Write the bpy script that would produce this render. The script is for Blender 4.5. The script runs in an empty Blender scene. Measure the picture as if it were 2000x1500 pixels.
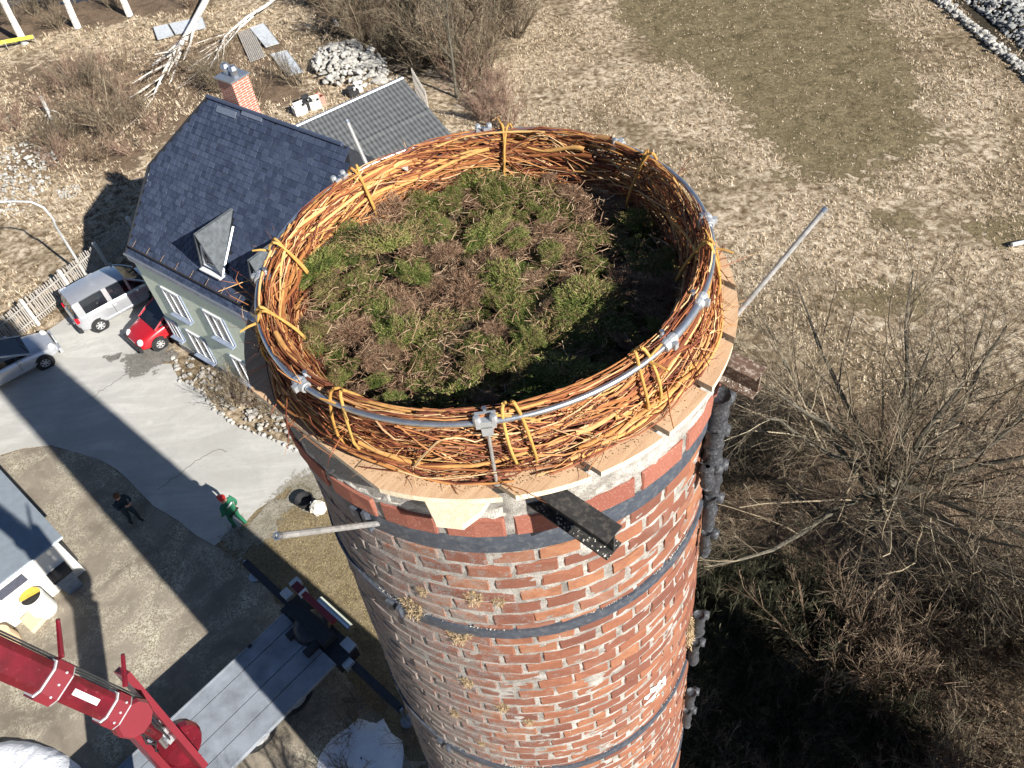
import bpy, math, random
import numpy as np
from mathutils import Vector, Matrix, Quaternion
random.seed(7); rng = np.random.default_rng(7)
rad = math.radians
scene = bpy.context.scene
C = scene.collection

# ------------------------------------------------------------------ camera
F = 1540.0                                   # focal length in pixels of the 2000 px wide photograph
_n = np.array([180., 1380., F]); _tilt = math.acos(F/np.linalg.norm(_n)); _roll = math.atan2(-_n[0], _n[1])
_s, _c = math.sin(_tilt), math.cos(_tilt)
_f = np.array([0, _s, -_c]); _r = np.array([1., 0, 0]); _d = np.cross(_f, _r)
_cr, _sr = math.cos(_roll), math.sin(_roll)
RC = np.array([[_cr, -_sr, 0], [_sr, _cr, 0], [0, 0, 1]]) @ np.array([_r, _d, _f])
CAM = np.array([0.043, -2.95, 22.5])
cam_data = bpy.data.cameras.new('camera'); cam = bpy.data.objects.new('camera', cam_data); C.objects.link(cam)
cam_data.sensor_width = 36; cam_data.lens = 36*F/2000; cam_data.clip_start = 0.05; cam_data.clip_end = 2000
cam.matrix_world = Matrix(((RC[0][0], -RC[1][0], -RC[2][0], CAM[0]), (RC[0][1], -RC[1][1], -RC[2][1], CAM[1]),
                           (RC[0][2], -RC[1][2], -RC[2][2], CAM[2]), (0, 0, 0, 1)))
scene.camera = cam

# ------------------------------------------------------------------ world, sun, exposure
SUN_AZ, SUN_EL = 133.2, 31.0                 # direction the shadows fall (degrees from +x), height of the sun
w = bpy.data.worlds.new('World'); scene.world = w; w.use_nodes = True
nt = w.node_tree; bg = nt.nodes['Background']
sky = nt.nodes.new('ShaderNodeTexSky'); sky.sky_type = 'NISHITA'; sky.sun_disc = False
sky.sun_elevation = rad(SUN_EL)
sd = Vector((-math.cos(rad(SUN_AZ))*math.cos(rad(SUN_EL)), -math.sin(rad(SUN_AZ))*math.cos(rad(SUN_EL)), math.sin(rad(SUN_EL))))  # towards the sun
sky.sun_rotation = math.atan2(sd.x, sd.y)
sky.air_density = 0.75; sky.dust_density = 0.1; sky.ozone_density = 2.5
nt.links.new(sky.outputs[0], bg.inputs[0]); bg.inputs[1].default_value = 0.05
sl = bpy.data.lights.new('sun', 'SUN'); sl.energy = 5.0; sl.angle = rad(0.55); sl.color = (1, .955, .88)
so = bpy.data.objects.new('sun', sl); C.objects.link(so); so.rotation_euler = sd.to_track_quat('Z', 'Y').to_euler()
scene.view_settings.view_transform = 'Standard'; scene.view_settings.look = 'None'
scene.view_settings.gamma = 1; scene.view_settings.use_curve_mapping = False
scene.view_settings.exposure = 1.02

def ray(px, py): return RC.T @ np.array([px-1000., py-750., F])
def G(px, py, z=0.):
    v = ray(px, py); return CAM + v*((z-CAM[2])/v[2])
def V(a): return Vector([float(x) for x in a])

# ------------------------------------------------------------------ object helpers
def link(o): C.objects.link(o); return o
def tag(o, label=None, cat=None, group=None, kind=None):
    if label: o['label'] = label
    if cat: o['category'] = cat
    if group: o['group'] = group
    if kind: o['kind'] = kind
    return o
def empty(name, loc=(0, 0, 0), label=None, cat=None, group=None, rz=0):
    o = bpy.data.objects.new(name, None); o.empty_display_size = .2; o.location = V(loc); o.rotation_euler = (0, 0, rz)
    link(o); tag(o, label, cat, group); return o
def npmesh(name, verts, faces, mat=None, tone=None, smooth=False, fmat=None):
    """faces: (n,3) or (n,4) arrays or list of them"""
    if not isinstance(faces, (list, tuple)): faces = [faces]
    faces = [np.asarray(f, dtype=np.int32) for f in faces if len(f)]
    verts = np.asarray(verts, dtype=np.float32)
    me = bpy.data.meshes.new(name)
    me.vertices.add(len(verts)); me.vertices.foreach_set('co', verts.ravel())
    idx = np.concatenate([f.ravel() for f in faces]); sizes = np.concatenate([np.full(len(f), f.shape[1], np.int32) for f in faces])
    me.loops.add(len(idx)); me.loops.foreach_set('vertex_index', idx)
    me.polygons.add(len(sizes)); starts = np.concatenate([[0], np.cumsum(sizes)[:-1]]).astype(np.int32)
    me.polygons.foreach_set('loop_start', starts)
    me.polygons.foreach_set('use_smooth', np.full(len(sizes), bool(smooth)))
    mats = mat if isinstance(mat, (list, tuple)) else ([mat] if mat else [])
    for m in mats: me.materials.append(m)
    if fmat is not None: me.polygons.foreach_set('material_index', np.asarray(fmat, np.int32))
    if tone is not None:
        a = me.attributes.new('tone', 'FLOAT', 'POINT'); a.data.foreach_set('value', np.asarray(tone, np.float32))
    me.update(calc_edges=True); me.validate()
    return me
def obj(name, me, parent=None, loc=(0, 0, 0), rot=None, world=False):
    o = bpy.data.objects.new(name, me); link(o)
    o.location = V(loc)
    if rot is not None: o.rotation_euler = rot
    if parent is not None:
        o.parent = parent
        if world:                              # mesh given in world coordinates under a parent
            p = parent; M = Matrix.Identity(4)
            while p is not None: M = p.matrix_basis @ p.matrix_parent_inverse.inverted_safe() @ M if False else p.matrix_basis @ M; p = p.parent
            o.matrix_basis = M.inverted()
    return o
class MB:
    def __init__(s): s.v = []; s.f3 = []; s.f4 = []; s.n = 0; s.m = []; s.t = []
    def add(s, v, f, tone=0.):
        v = np.asarray(v, float); f = np.asarray(f, int)
        s.v.append(v); (s.f4 if f.shape[1] == 4 else s.f3).append(f+s.n); s.n += len(v); s.t.append(np.full(len(v), tone)); return s
    def box(s, c, size, rz=0., M=None, tone=0.):
        x, y, z = [q/2 for q in size]
        v = np.array([(-x,-y,-z),(x,-y,-z),(x,y,-z),(-x,y,-z),(-x,-y,z),(x,-y,z),(x,y,z),(-x,y,z)])
        if M is not None: v = v @ np.asarray(M)[:3,:3].T
        elif rz: cc, ss = math.cos(rz), math.sin(rz); v = v @ np.array([[cc, ss, 0], [-ss, cc, 0], [0, 0, 1]])
        return s.add(v+np.asarray(c, float), [(0,3,2,1),(4,5,6,7),(0,1,5,4),(1,2,6,5),(2,3,7,6),(3,0,4,7)], tone)
    def quad(s, a, b, c, d, tone=0.): return s.add([a, b, c, d], [(0,1,2,3)], tone)
    def tri(s, a, b, c, tone=0.): return s.add([a, b, c], [(0,1,2)], tone)
    def slab(s, poly, th, n=None, tone=0.):
        """polygon (k,3) thickened by th along -normal n"""
        P = np.asarray(poly, float); k = len(P)
        if n is None: n = np.cross(P[1]-P[0], P[2]-P[0]); n = n/np.linalg.norm(n)
        Q = P-np.asarray(n)*th; b = s.n
        s.v += [P, Q]; s.t += [np.full(2*k, tone)]; s.n += 2*k
        tr = [(b, b+i, b+i+1) for i in range(1, k-1)]+[(b+k, b+k+i+1, b+k+i) for i in range(1, k-1)]
        s.f3.append(np.array(tr)); s.f4.append(np.array([(b+i, b+k+i, b+k+(i+1) % k, b+(i+1) % k) for i in range(k)])); return s
    def tube(s, pts, r, sides=8, tone=0., cap=True):
        P = np.asarray(pts, float)[None]; R = np.broadcast_to(np.asarray(r, float), (P.shape[1],))[None]
        v, f = tubes(P, R, sides); b = s.n; s.add(v, f, tone)
        if cap and sides > 2:
            k = P.shape[1]
            s.v += [P[0][[0, -1]]]; s.t += [np.full(2, tone)]; c0 = s.n; s.n += 2
            s.f3.append(np.array([(c0, b+(i+1) % sides, b+i) for i in range(sides)]+[(c0+1, b+(k-1)*sides+i, b+(k-1)*sides+(i+1) % sides) for i in range(sides)]))
        return s
    def lathe(s, c, prof, seg=16, axis=(0, 0, 1), tone=0.):
        q = V(axis).to_track_quat('Z', 'Y').to_matrix(); v = []
        for rr, zz in prof:
            for i in range(seg):
                a = 2*math.pi*i/seg; v.append(q @ Vector((rr*math.cos(a), rr*math.sin(a), zz)))
        f = [(j*seg+i, j*seg+(i+1) % seg, (j+1)*seg+(i+1) % seg, (j+1)*seg+i) for j in range(len(prof)-1) for i in range(seg)]
        return s.add(np.array(v)+np.asarray(c, float), f, tone)
    def mesh(s, name, mat, smooth=False, tone=False):
        f = []
        if s.f3: f.append(np.concatenate(s.f3))
        if s.f4: f.append(np.concatenate(s.f4))
        return npmesh(name, np.concatenate(s.v), f, mat, np.concatenate(s.t) if tone else None, smooth)
    def build(s, name, mat, parent=None, smooth=False, tone=False, world=True): return obj(name, s.mesh(name, mat, smooth, tone), parent, world=world and parent is not None)
def tubes(P, R, S=4):
    """P (N,K,3) centre lines, R (N,K) radii -> vertices, quads"""
    N, K, _ = P.shape
    T = np.gradient(P, axis=1); T /= np.linalg.norm(T, axis=2, keepdims=True)+1e-12
    ref = np.where(np.abs(T[:, :1, 2:3]) > .9, np.array([1., 0, 0]), np.array([0, 0, 1.])); ref = np.broadcast_to(ref, T.shape)
    A = np.cross(T, ref); A /= np.linalg.norm(A, axis=2, keepdims=True)+1e-12; B = np.cross(T, A)
    a = np.arange(S)*2*np.pi/S
    v = P[:, :, None]+R[:, :, None, None]*(np.cos(a)[:, None]*A[:, :, None]+np.sin(a)[:, None]*B[:, :, None])
    base = (np.arange(N)*K*S)[:, None, None]+(np.arange(K-1)*S)[:, None]
    i = np.arange(S); j = (i+1) % S
    f = np.stack([base+i, base+S+i, base+S+j, base+j], -1).reshape(-1, 4)
    return v.reshape(-1, 3), f
def copy_tree(o, parent=None):
    c = o.copy(); link(c); c.parent = parent
    for ch in o.children: copy_tree(ch, c)
    return c

# ------------------------------------------------------------------ materials
def rgb(h): 
    h = h.lstrip('#'); c = [int(h[i:i+2], 16)/255 for i in (0, 2, 4)]
    return tuple(x/12.92 if x <= .04045 else ((x+.055)/1.055)**2.4 for x in c)
class Mat:
    def __init__(s, name, rough=.8, metal=0., spec=.3):
        s.m = bpy.data.materials.new(name); s.m.use_nodes = True; s.t = s.m.node_tree; s.b = s.t.nodes['Principled BSDF']
        s.b.inputs['Roughness'].default_value = rough; s.b.inputs['Metallic'].default_value = metal
        s.b.inputs['Specular IOR Level'].default_value = spec; s.co = {}
    def n(s, kind, **k):
        x = s.t.nodes.new(kind)
        for a, b in k.items(): setattr(x, a, b)
        return x
    def coord(s, kind='Object'):
        if kind not in s.co:
            s.co[kind] = s.n('ShaderNodeNewGeometry').outputs['Position'] if kind == 'World' else s.n('ShaderNodeTexCoord').outputs[kind]
        return s.co[kind]
    def noise(s, scale, detail=4., rough=.6, kind='Object', dist=0., stretch=None):
        x = s.n('ShaderNodeTexNoise'); x.inputs['Scale'].default_value = scale; x.inputs['Detail'].default_value = detail
        x.inputs['Roughness'].default_value = rough; x.inputs['Distortion'].default_value = dist
        c = s.coord(kind)
        if stretch:
            mp = s.n('ShaderNodeMapping'); mp.inputs['Scale'].default_value = stretch; s.t.links.new(c, mp.inputs[0]); c = mp.outputs[0]
        s.t.links.new(c, x.inputs['Vector']); return x.outputs['Fac']
    def voro(s, scale, feature='F1', kind='Object', out='Distance'):
        x = s.n('ShaderNodeTexVoronoi', feature=feature); x.inputs['Scale'].default_value = scale
        s.t.links.new(s.coord(kind), x.inputs['Vector']); return x.outputs[out]
    def ramp(s, fac, stops):
        r = s.n('ShaderNodeValToRGB'); e = r.color_ramp.elements
        while len(e) < len(stops): e.new(.5)
        for el, (p, c) in zip(e, stops): el.position = p; el.color = (*c, 1) if len(c) == 3 else c
        s.t.links.new(fac, r.inputs[0]); return r.outputs[0]
    def mix(s, fac, a, b, mode='MIX'):
        m = s.n('ShaderNodeMix', data_type='RGBA', blend_type=mode)
        for inp, v in ((m.inputs[0], fac), (m.inputs[6], a), (m.inputs[7], b)):
            if isinstance(v, bpy.types.NodeSocket): s.t.links.new(v, inp)
            elif isinstance(v, (int, float)): inp.default_value = v
            else: inp.default_value = (*v, 1)
        return m.outputs[2]
    def attr(s, name='tone'): return s.n('ShaderNodeAttribute', attribute_name=name).outputs['Fac']
    def rnd(s): return s.n('ShaderNodeObjectInfo').outputs['Random']
    def math(s, op, a, b=0.):
        m = s.n('ShaderNodeMath', operation=op)
        for inp, v in ((m.inputs[0], a), (m.inputs[1], b)):
            if isinstance(v, bpy.types.NodeSocket): s.t.links.new(v, inp)
            else: inp.default_value = v
        return m.outputs[0]
    def col(s, c):
        if isinstance(c, bpy.types.NodeSocket): s.t.links.new(c, s.b.inputs['Base Color'])
        else: s.b.inputs['Base Color'].default_value = (*c, 1)
        return s
    def bump(s, h, strength=.5, dist=.01):
        b = s.n('ShaderNodeBump'); b.inputs['Strength'].default_value = strength; b.inputs['Distance'].default_value = dist
        s.t.links.new(h, b.inputs['Height']); s.t.links.new(b.outputs[0], s.b.inputs['Normal']); return s
def simple(name, c, rough=.7, metal=0., var=.25, scale=8., bump=.0, bdist=.005, spec=.3, kind='Object'):
    m = Mat(name, rough, metal, spec); n = m.noise(scale, 5, .65, kind)
    lo = tuple(x*(1-var) for x in c); hi = tuple(min(1, x*(1+var)) for x in c)
    m.col(m.ramp(n, [(.3, lo), (.7, hi)]))
    if bump: m.bump(m.noise(scale*4, 4, .6, kind), bump, bdist)
    return m.m

# --- ground
def field_mat():
    m = Mat('dry_grass_ground', .95, spec=.1)
    big = m.noise(.09, 4, .6, 'World', .6); mid = m.noise(2.7, 7, .68, 'World', .35); fine = m.noise(7., 7, .75, 'World', .5); vf = m.noise(28., 5, .7, 'World')
    straw = m.ramp(mid, [(.34, (.14, .095, .06)), (.44, (.34, .255, .165)), (.52, (.62, .495, .35)), (.61, (.86, .73, .56))])
    olive = m.ramp(mid, [(.34, (.10, .072, .04)), (.48, (.25, .185, .115)), (.60, (.48, .38, .25))])
    c = m.mix(m.ramp(big, [(.38, (1,1,1)), (.50, (0,0,0))]), straw, olive)
    c = m.mix(m.ramp(m.noise(.55, 6, .72, 'World', .5), [(.40, (.75,)*3), (.54, (0,)*3)]), c, m.mix(.6, c, (.16, .115, .065)))
    c = m.mix(m.ramp(fine, [(.34, (.8,.8,.8)), (.52, (0,0,0))]), c, m.mix(.5, c, (.07, .055, .035)))
    c = m.mix(m.ramp(vf, [(.35, (.55,.55,.55)), (.5, (0,0,0))]), c, (.10, .08, .05))
    m.col(c); h = m.math('ADD', m.math('MULTIPLY', fine, .6), vf); m.bump(h, .9, .12); return m.m
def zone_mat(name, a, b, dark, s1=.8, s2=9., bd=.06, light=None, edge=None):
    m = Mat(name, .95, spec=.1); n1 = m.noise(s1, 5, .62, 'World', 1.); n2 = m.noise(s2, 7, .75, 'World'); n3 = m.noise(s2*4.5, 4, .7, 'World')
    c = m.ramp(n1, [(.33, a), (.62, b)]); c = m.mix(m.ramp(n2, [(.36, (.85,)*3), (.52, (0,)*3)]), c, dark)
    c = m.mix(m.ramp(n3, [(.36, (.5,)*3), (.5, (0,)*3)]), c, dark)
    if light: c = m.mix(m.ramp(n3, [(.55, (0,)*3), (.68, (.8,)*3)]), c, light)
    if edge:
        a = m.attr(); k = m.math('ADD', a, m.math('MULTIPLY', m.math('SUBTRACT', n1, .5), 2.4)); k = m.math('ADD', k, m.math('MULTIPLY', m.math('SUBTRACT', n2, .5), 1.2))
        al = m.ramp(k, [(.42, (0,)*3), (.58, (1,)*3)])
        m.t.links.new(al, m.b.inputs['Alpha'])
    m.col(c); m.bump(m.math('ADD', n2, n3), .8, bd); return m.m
M = {}
M['field'] = field_mat()
M['olive'] = zone_mat('brown_green_turf', (.085,.068,.034), (.24,.19,.11), (.05,.04,.02), 1.3, 5., light=(.42,.34,.22), edge=True)
M['litter'] = zone_mat('leaf_litter', (.11,.075,.05), (.24,.17,.115), (.04,.03,.02), .9, 9., light=(.36,.28,.2), edge=True)
M['darkground'] = zone_mat('dark_thicket_floor', (.035,.03,.02), (.075,.06,.04), (.015,.013,.01), .9, 9., edge=True)
M['lawn'] = zone_mat('mown_winter_lawn', (.20,.155,.09), (.32,.255,.16), (.09,.07,.042), 1.6, 12., .04)
M['gravelgrass'] = zone_mat('gravelly_verge', (.20,.18,.13), (.36,.33,.27), (.09,.08,.06), 1.2, 14., .04, light=(.55,.52,.46), edge=True)
m = Mat('yard_gravel', .95, spec=.1); n1 = m.noise(.5, 5, .6, 'World', .8); n2 = m.voro(26., kind='World', out='Color'); n3 = m.noise(60, 3, .7, 'World'); n4 = m.noise(.7, 6, .7, 'World', .4)
c = m.ramp(n1, [(.35, (.17,.145,.115)), (.62, (.29,.25,.20))])
c = m.mix(m.ramp(n4, [(.44, (0,)*3), (.70, (1,)*3)]), c, m.mix(m.ramp(n2, [(.3, (0,)*3), (.7, (1,)*3)]), (.22,.19,.13), (.60,.56,.44)))
c = m.mix(m.ramp(n3, [(.35, (.4,)*3), (.5, (0,)*3)]), c, (.10,.085,.065)); m.col(c); m.bump(n3, .5, .02); M['gravel'] = m.m
m = Mat('concrete_slab', .9, spec=.15); n1 = m.noise(.35, 6, .62, 'World', .8); n2 = m.noise(3., 6, .7, 'World', 1.); n3 = m.noise(40, 4, .7, 'World')
c = m.ramp(n1, [(.32, (.40,.395,.37)), (.66, (.53,.52,.49))]); c = m.mix(m.ramp(n2, [(.3, (.35,)*3), (.5, (0,)*3)]), c, (.31,.31,.295))
c = m.mix(m.ramp(m.noise(.9, 7, .7, 'World', .8, (.35, 1.6, 1)), [(.46, (.45,)*3), (.60, (0,)*3)]), c, (.33,.32,.30)); c = m.mix(m.ramp(m.noise(.22, 3, .6, 'World', 1.), [(.58, (0,)*3), (.72, (.4,)*3)]), c, (.27,.26,.245)); c = m.mix(m.ramp(n3, [(.3, (.3,)*3), (.5, (0,)*3)]), c, (.25,.245,.23)); m.col(c); m.bump(n3, .25, .004); M['concrete'] = m.m
M['damp'] = zone_mat('damp_concrete_stain', (.14,.135,.12), (.21,.2,.18), (.10,.095,.085), 2., 9., .004, edge=True)
M['crack'] = simple('crack_soil', (.13,.12,.10))
M['water'] = simple('dark_creek_water', (.012,.016,.03), .12, var=.4, scale=2., bump=.2, bdist=.02, spec=.5)
M['snow'] = simple('old_snow', (.80,.82,.86), .7, var=.06, scale=3., bump=.6, bdist=.05)

# --- masonry
m = Mat('brick', .85, spec=.2); r = m.rnd(); a = m.attr(); n1 = m.noise(16., 6, .7, 'World'); n2 = m.noise(130., 4, .75, 'World'); n3 = m.noise(5., 5, .65, 'World', .6)
base = m.ramp(m.math('FRACT', m.math('ADD', r, a)), [(0., (.15,.060,.042)), (.3, (.205,.082,.053)), (.6, (.265,.107,.060)), (.85, (.32,.148,.080)), (1., (.22,.105,.075))])
c = m.mix(m.ramp(n1, [(.38, (.55,)*3), (.55, (0,)*3)]), base, (.19,.075,.05))
c = m.mix(m.ramp(n2, [(.56, (0,)*3), (.72, (.4,)*3)]), c, (.38,.24,.17))
c = m.mix(m.ramp(n3, [(.60, (0,)*3), (.75, (.45,)*3)]), c, (.26,.20,.16))
# the bricks turn greyer and darker in mottles towards negative x
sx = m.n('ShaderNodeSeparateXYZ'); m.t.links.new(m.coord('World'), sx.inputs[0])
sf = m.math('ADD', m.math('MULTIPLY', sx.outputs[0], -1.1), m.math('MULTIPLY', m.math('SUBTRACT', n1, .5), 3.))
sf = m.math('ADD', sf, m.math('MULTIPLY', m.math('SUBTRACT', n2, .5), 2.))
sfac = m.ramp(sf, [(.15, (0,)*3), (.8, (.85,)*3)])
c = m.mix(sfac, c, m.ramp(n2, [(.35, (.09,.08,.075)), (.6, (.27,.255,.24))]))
m.col(c); m.bump(m.math('ADD', n2, n1), .6, .004); M['brick'] = m.m
m = Mat('crown_brick', .85, spec=.2); r = m.rnd(); n1 = m.noise(14., 5, .7, 'World'); n2 = m.noise(110., 4, .75, 'World')
base = m.ramp(r, [(0., (.22,.075,.052)), (1., (.30,.115,.078))]); c = m.mix(m.ramp(n1, [(.36, (.5,)*3), (.55, (0,)*3)]), base, (.24,.08,.06))
c = m.mix(m.ramp(n2, [(.56, (0,)*3), (.7, (.6,)*3)]), c, (.55,.40,.33)); m.col(c); m.bump(m.math('ADD', n2, n1), .5, .004); M['crown'] = m.m
m = Mat('mortar', .95, spec=.1); n1 = m.noise(9., 6, .7, 'World'); n2 = m.noise(120., 4, .8, 'World'); n3 = m.noise(40., 4, .7, 'World')
c = m.ramp(n1, [(.34, (.19,.175,.16)), (.5, (.37,.345,.31)), (.64, (.56,.53,.49))]); c = m.mix(m.ramp(n2, [(.36, (.8,)*3), (.5, (0,)*3)]), c, (.17,.155,.14))
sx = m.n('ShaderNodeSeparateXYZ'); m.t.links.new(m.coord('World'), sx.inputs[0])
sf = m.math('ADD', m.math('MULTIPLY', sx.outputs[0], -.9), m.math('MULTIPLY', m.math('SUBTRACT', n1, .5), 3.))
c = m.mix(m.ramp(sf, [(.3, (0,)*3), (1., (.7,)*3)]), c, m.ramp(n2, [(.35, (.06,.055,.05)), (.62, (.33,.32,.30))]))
m.col(c); m.bump(m.math('ADD', n2, n3), .9, .008); M['mortar'] = m.m
M['capmortar'] = simple('cap_mortar', (.50,.47,.42), .95, var=.35, scale=45., bump=.9, bdist=.01)
M['lime'] = simple('lime_patch', (.72,.70,.66), .9, var=.12, scale=30., bump=.5)
# --- metals, paint
def metal(name, c, rough, var=.3, scale=20., met=.9, rust=None):
    m = Mat(name, rough, met, .4); n = m.noise(scale, 5, .65); cc = m.ramp(n, [(.3, tuple(x*(1-var) for x in c)), (.7, c)])
    if rust: cc = m.mix(m.ramp(m.noise(scale*2.3, 6, .75), [(.5, (0,)*3), (.62, (1,)*3)]), cc, rust)
    m.col(cc); m.bump(m.noise(scale*5, 3, .6), .25, .002); return m.m
M['galv'] = metal('galvanised_steel', (.62,.65,.69), .34)
M['galvdull'] = metal('dull_galvanised_casting', (.58,.60,.62), .5, met=.6)
M['rod'] = metal('weathered_rod_metal', (.55,.54,.52), .5, .45, 30., .55)
M['band'] = metal('blue_black_steel_band', (.085,.10,.13), .5, .35, 12., .25, rust=(.13,.14,.155))
M['beam'] = metal('rusty_painted_beam', (.045,.045,.045), .6, .4, 14., .2, rust=(.10,.09,.08))
M['beam_brown'] = metal('brown_rust_beam', (.16,.10,.07), .8, .4, 20., .2, rust=(.42,.35,.29))
M['tar'] = metal('tarred_pipe', (.055,.058,.068), .6, .5, 30., .3, rust=(.13,.13,.135))
def wood(name, c, dark, stretch=(3, 40, 12), rough=.75):
    m = Mat(name, rough, spec=.2); n = m.noise(1.0, 6, .65, 'Object', .8, stretch); s = m.noise(160., 2, .6)
    cc = m.ramp(n, [(.3, dark), (.6, c)]); cc = m.mix(m.ramp(s, [(.56, (0,)*3), (.68, (.55,)*3)]), cc, tuple(x*.55 for x in dark)); m.col(cc); m.bump(n, .25, .004); return m.m
M['board'] = wood('fresh_pine_board', (.56,.385,.24), (.42,.26,.15), (40, 3, 12))
M['board_end'] = wood('pale_sawn_board_edge', (.78,.68,.52), (.62,.50,.34), (30, 30, 8))
M['underframe'] = simple('shaded_frame_timber', (.20,.11,.07), .9)
def rods(name, stops):
    m = Mat(name, .72, spec=.22); r = m.math('FRACT', m.math('ADD', m.attr(), m.rnd())); c = m.ramp(r, stops)
    n = m.noise(30., 4, .7); c = m.mix(m.ramp(n, [(.35, (.5,)*3), (.6, (0,)*3)]), c, m.mix(.55, c, (.10,.035,.015))); m.col(c); m.bump(m.noise(60, 3, .6), .3, .002); return m.m
M['willow'] = rods('willow_bark', [(0, (.13,.038,.02)), (.2, (.30,.11,.04)), (.45, (.48,.225,.07)), (.75, (.60,.34,.115)), (.92, (.68,.46,.20)), (1., (.36,.155,.055))])
M['twig'] = rods('thin_willow_twig', [(0, (.06,.016,.012)), (.3, (.18,.052,.028)), (.55, (.33,.115,.045)), (.78, (.50,.25,.09)), (.93, (.66,.46,.25)), (1., (.20,.06,.03))])
M['binding'] = rods('yellow_willow_binding', [(0, (.48,.27,.07)), (.5, (.54,.34,.10)), (1., (.44,.23,.06))])
def leafy(name, stops, rough=.7):
    m = Mat(name, rough, spec=.2); m.col(m.ramp(m.math('FRACT', m.math('ADD', m.attr(), m.math('MULTIPLY', m.rnd(), .22))), stops)); return m.m
M['moss'] = leafy('green_sod_blades', [(0, (.020,.030,.008)), (.25, (.055,.080,.018)), (.5, (.11,.14,.032)), (.68, (.17,.195,.05)), (.80, (.27,.24,.09)), (.90, (.26,.165,.095)), (1., (.15,.095,.05))])
M['root'] = leafy('brown_root_mat', [(0, (.07,.036,.022)), (.4, (.18,.105,.065)), (.8, (.32,.205,.13)), (1., (.46,.35,.23))])
M['mossbase'] = simple('peaty_nest_floor', (.05,.04,.022), .95, var=.6, scale=25., bump=.9, bdist=.02)
M['sawdust'] = simple('sawdust', (.62,.47,.31), .95, var=.2, scale=60., bump=.8)
M['straw'] = leafy('dry_moss_straw', [(0, (.24,.17,.09)), (1., (.50,.38,.23))])
# --- vegetation
M['bark'] = simple('grey_bark', (.11,.098,.075), .9, var=.35, scale=9., bump=.5, bdist=.01)
M['twiggrey'] = leafy('grey_twigs', [(0, (.045,.034,.022)), (.5, (.13,.10,.068)), (.85, (.27,.22,.15)), (1., (.40,.34,.24))])
M['twigbrown'] = leafy('brown_shrub_twigs', [(0, (.07,.045,.03)), (.5, (.18,.125,.085)), (1., (.38,.29,.20))])
M['twigred'] = leafy('reddish_shrub_twigs', [(0, (.12,.065,.048)), (.5, (.24,.155,.115)), (1., (.40,.30,.22))])
M['twiggreen'] = leafy('dark_green_shrub_twigs', [(0, (.015,.016,.010)), (.5, (.04,.04,.022)), (1., (.085,.08,.045))])
m = Mat('birch_bark', .8, spec=.2); n = m.noise(2.5, 5, .7, 'Object', 0., (1, 1, 5)); m.col(m.ramp(n, [(.36, (.10,.09,.08)), (.44, (.62,.59,.54)), (.7, (.80,.78,.73))])); M['birch'] = m.m
M['grassblade'] = leafy('dry_grass_blades', [(0, (.14,.10,.06)), (.3, (.34,.26,.17)), (.65, (.56,.45,.32)), (.9, (.74,.63,.48)), (1., (.22,.17,.10))])
M['lawnblade'] = leafy('winter_lawn_blades', [(0, (.12,.10,.045)), (.4, (.25,.20,.10)), (.8, (.36,.29,.165)), (1., (.18,.16,.07))])
M['stone'] = simple('pale_rubble_stone', (.32,.30,.27), .9, var=.5, scale=2.2, bump=.5, kind='World')
M['stonewhite'] = simple('whitish_stone', (.38,.365,.335), .9, var=.45, scale=3.1, bump=.5, kind='World')
M['stonegrey'] = simple('grey_rubble_stone', (.27,.27,.26), .9, var=.6, scale=1.4, bump=.5, kind='World')
# --- buildings
m = Mat('dark_slate', .62, spec=.35); r = m.rnd(); a = m.attr(); c = m.ramp(m.math('FRACT', m.math('ADD', r, a)), [(0, (.026,.036,.066)), (.5, (.038,.052,.092)), (1., (.056,.073,.120))])
n = m.noise(6, 5, .65, 'World'); c = m.mix(m.ramp(n, [(.55, (0,)*3), (.72, (.3,)*3)]), c, (.13,.14,.15)); m.col(c); m.bump(m.noise(25, 4, .6, 'World'), .4, .004); M['slate'] = m.m
M['slate_under'] = simple('roof_underlay', (.018,.02,.025), .9)
M['plaster'] = simple('pale_green_render', (.74,.78,.62), .95, var=.08, scale=5., bump=.9, bdist=.012)
M['gable'] = simple('dark_gable_cladding', (.10,.105,.12), .8)
M['whiteframe'] = simple('white_window_frame', (.60,.61,.62), .45, var=.05)
M['sill'] = simple('blue_grey_sill', (.22,.26,.34), .5)
def glass(name, c): 
    m = Mat(name, .06, 0., .8); m.col(m.ramp(m.noise(1.2, 2, .5), [(.4, c), (.6, tuple(x*1.8 for x in c))])); return m.m
M['glass'] = glass('window_glass', (.03,.035,.05))
M['carglass'] = glass('dark_car_glass', (.008,.010,.014))
M['copper'] = simple('black_gutter_metal', (.05,.04,.035), .5, metal=.4)
M['tin'] = metal('blue_grey_tin', (.40,.44,.50), .35, met=.7)
M['dormer'] = simple('weathered_zinc_slates', (.085,.095,.105), .7, var=.35, scale=5., bump=.2, metal=.1)
M['shed'] = simple('grey_corrugated_sheet', (.135,.14,.14), .75, var=.22, scale=3.)
M['flatroof'] = simple('blue_grey_felt_roof', (.20,.23,.26), .85, var=.1, scale=4., bump=.3)
M['whitewall'] = simple('whitewashed_wall', (.66,.645,.60), .9, var=.05, scale=5., bump=.4)
M['housebrick'] = None
m = Mat('small_red_brickwork', .9); b = m.n('ShaderNodeTexBrick'); b.inputs['Scale'].default_value = 1.; b.inputs['Brick Width'].default_value = .25; b.inputs['Row Height'].default_value = .08; b.inputs['Mortar Size'].default_value = .010
b.inputs['Color1'].default_value = (.42,.14,.085,1); b.inputs['Color2'].default_value = (.32,.11,.07,1); b.inputs['Mortar'].default_value = (.5,.44,.4,1)
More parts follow.
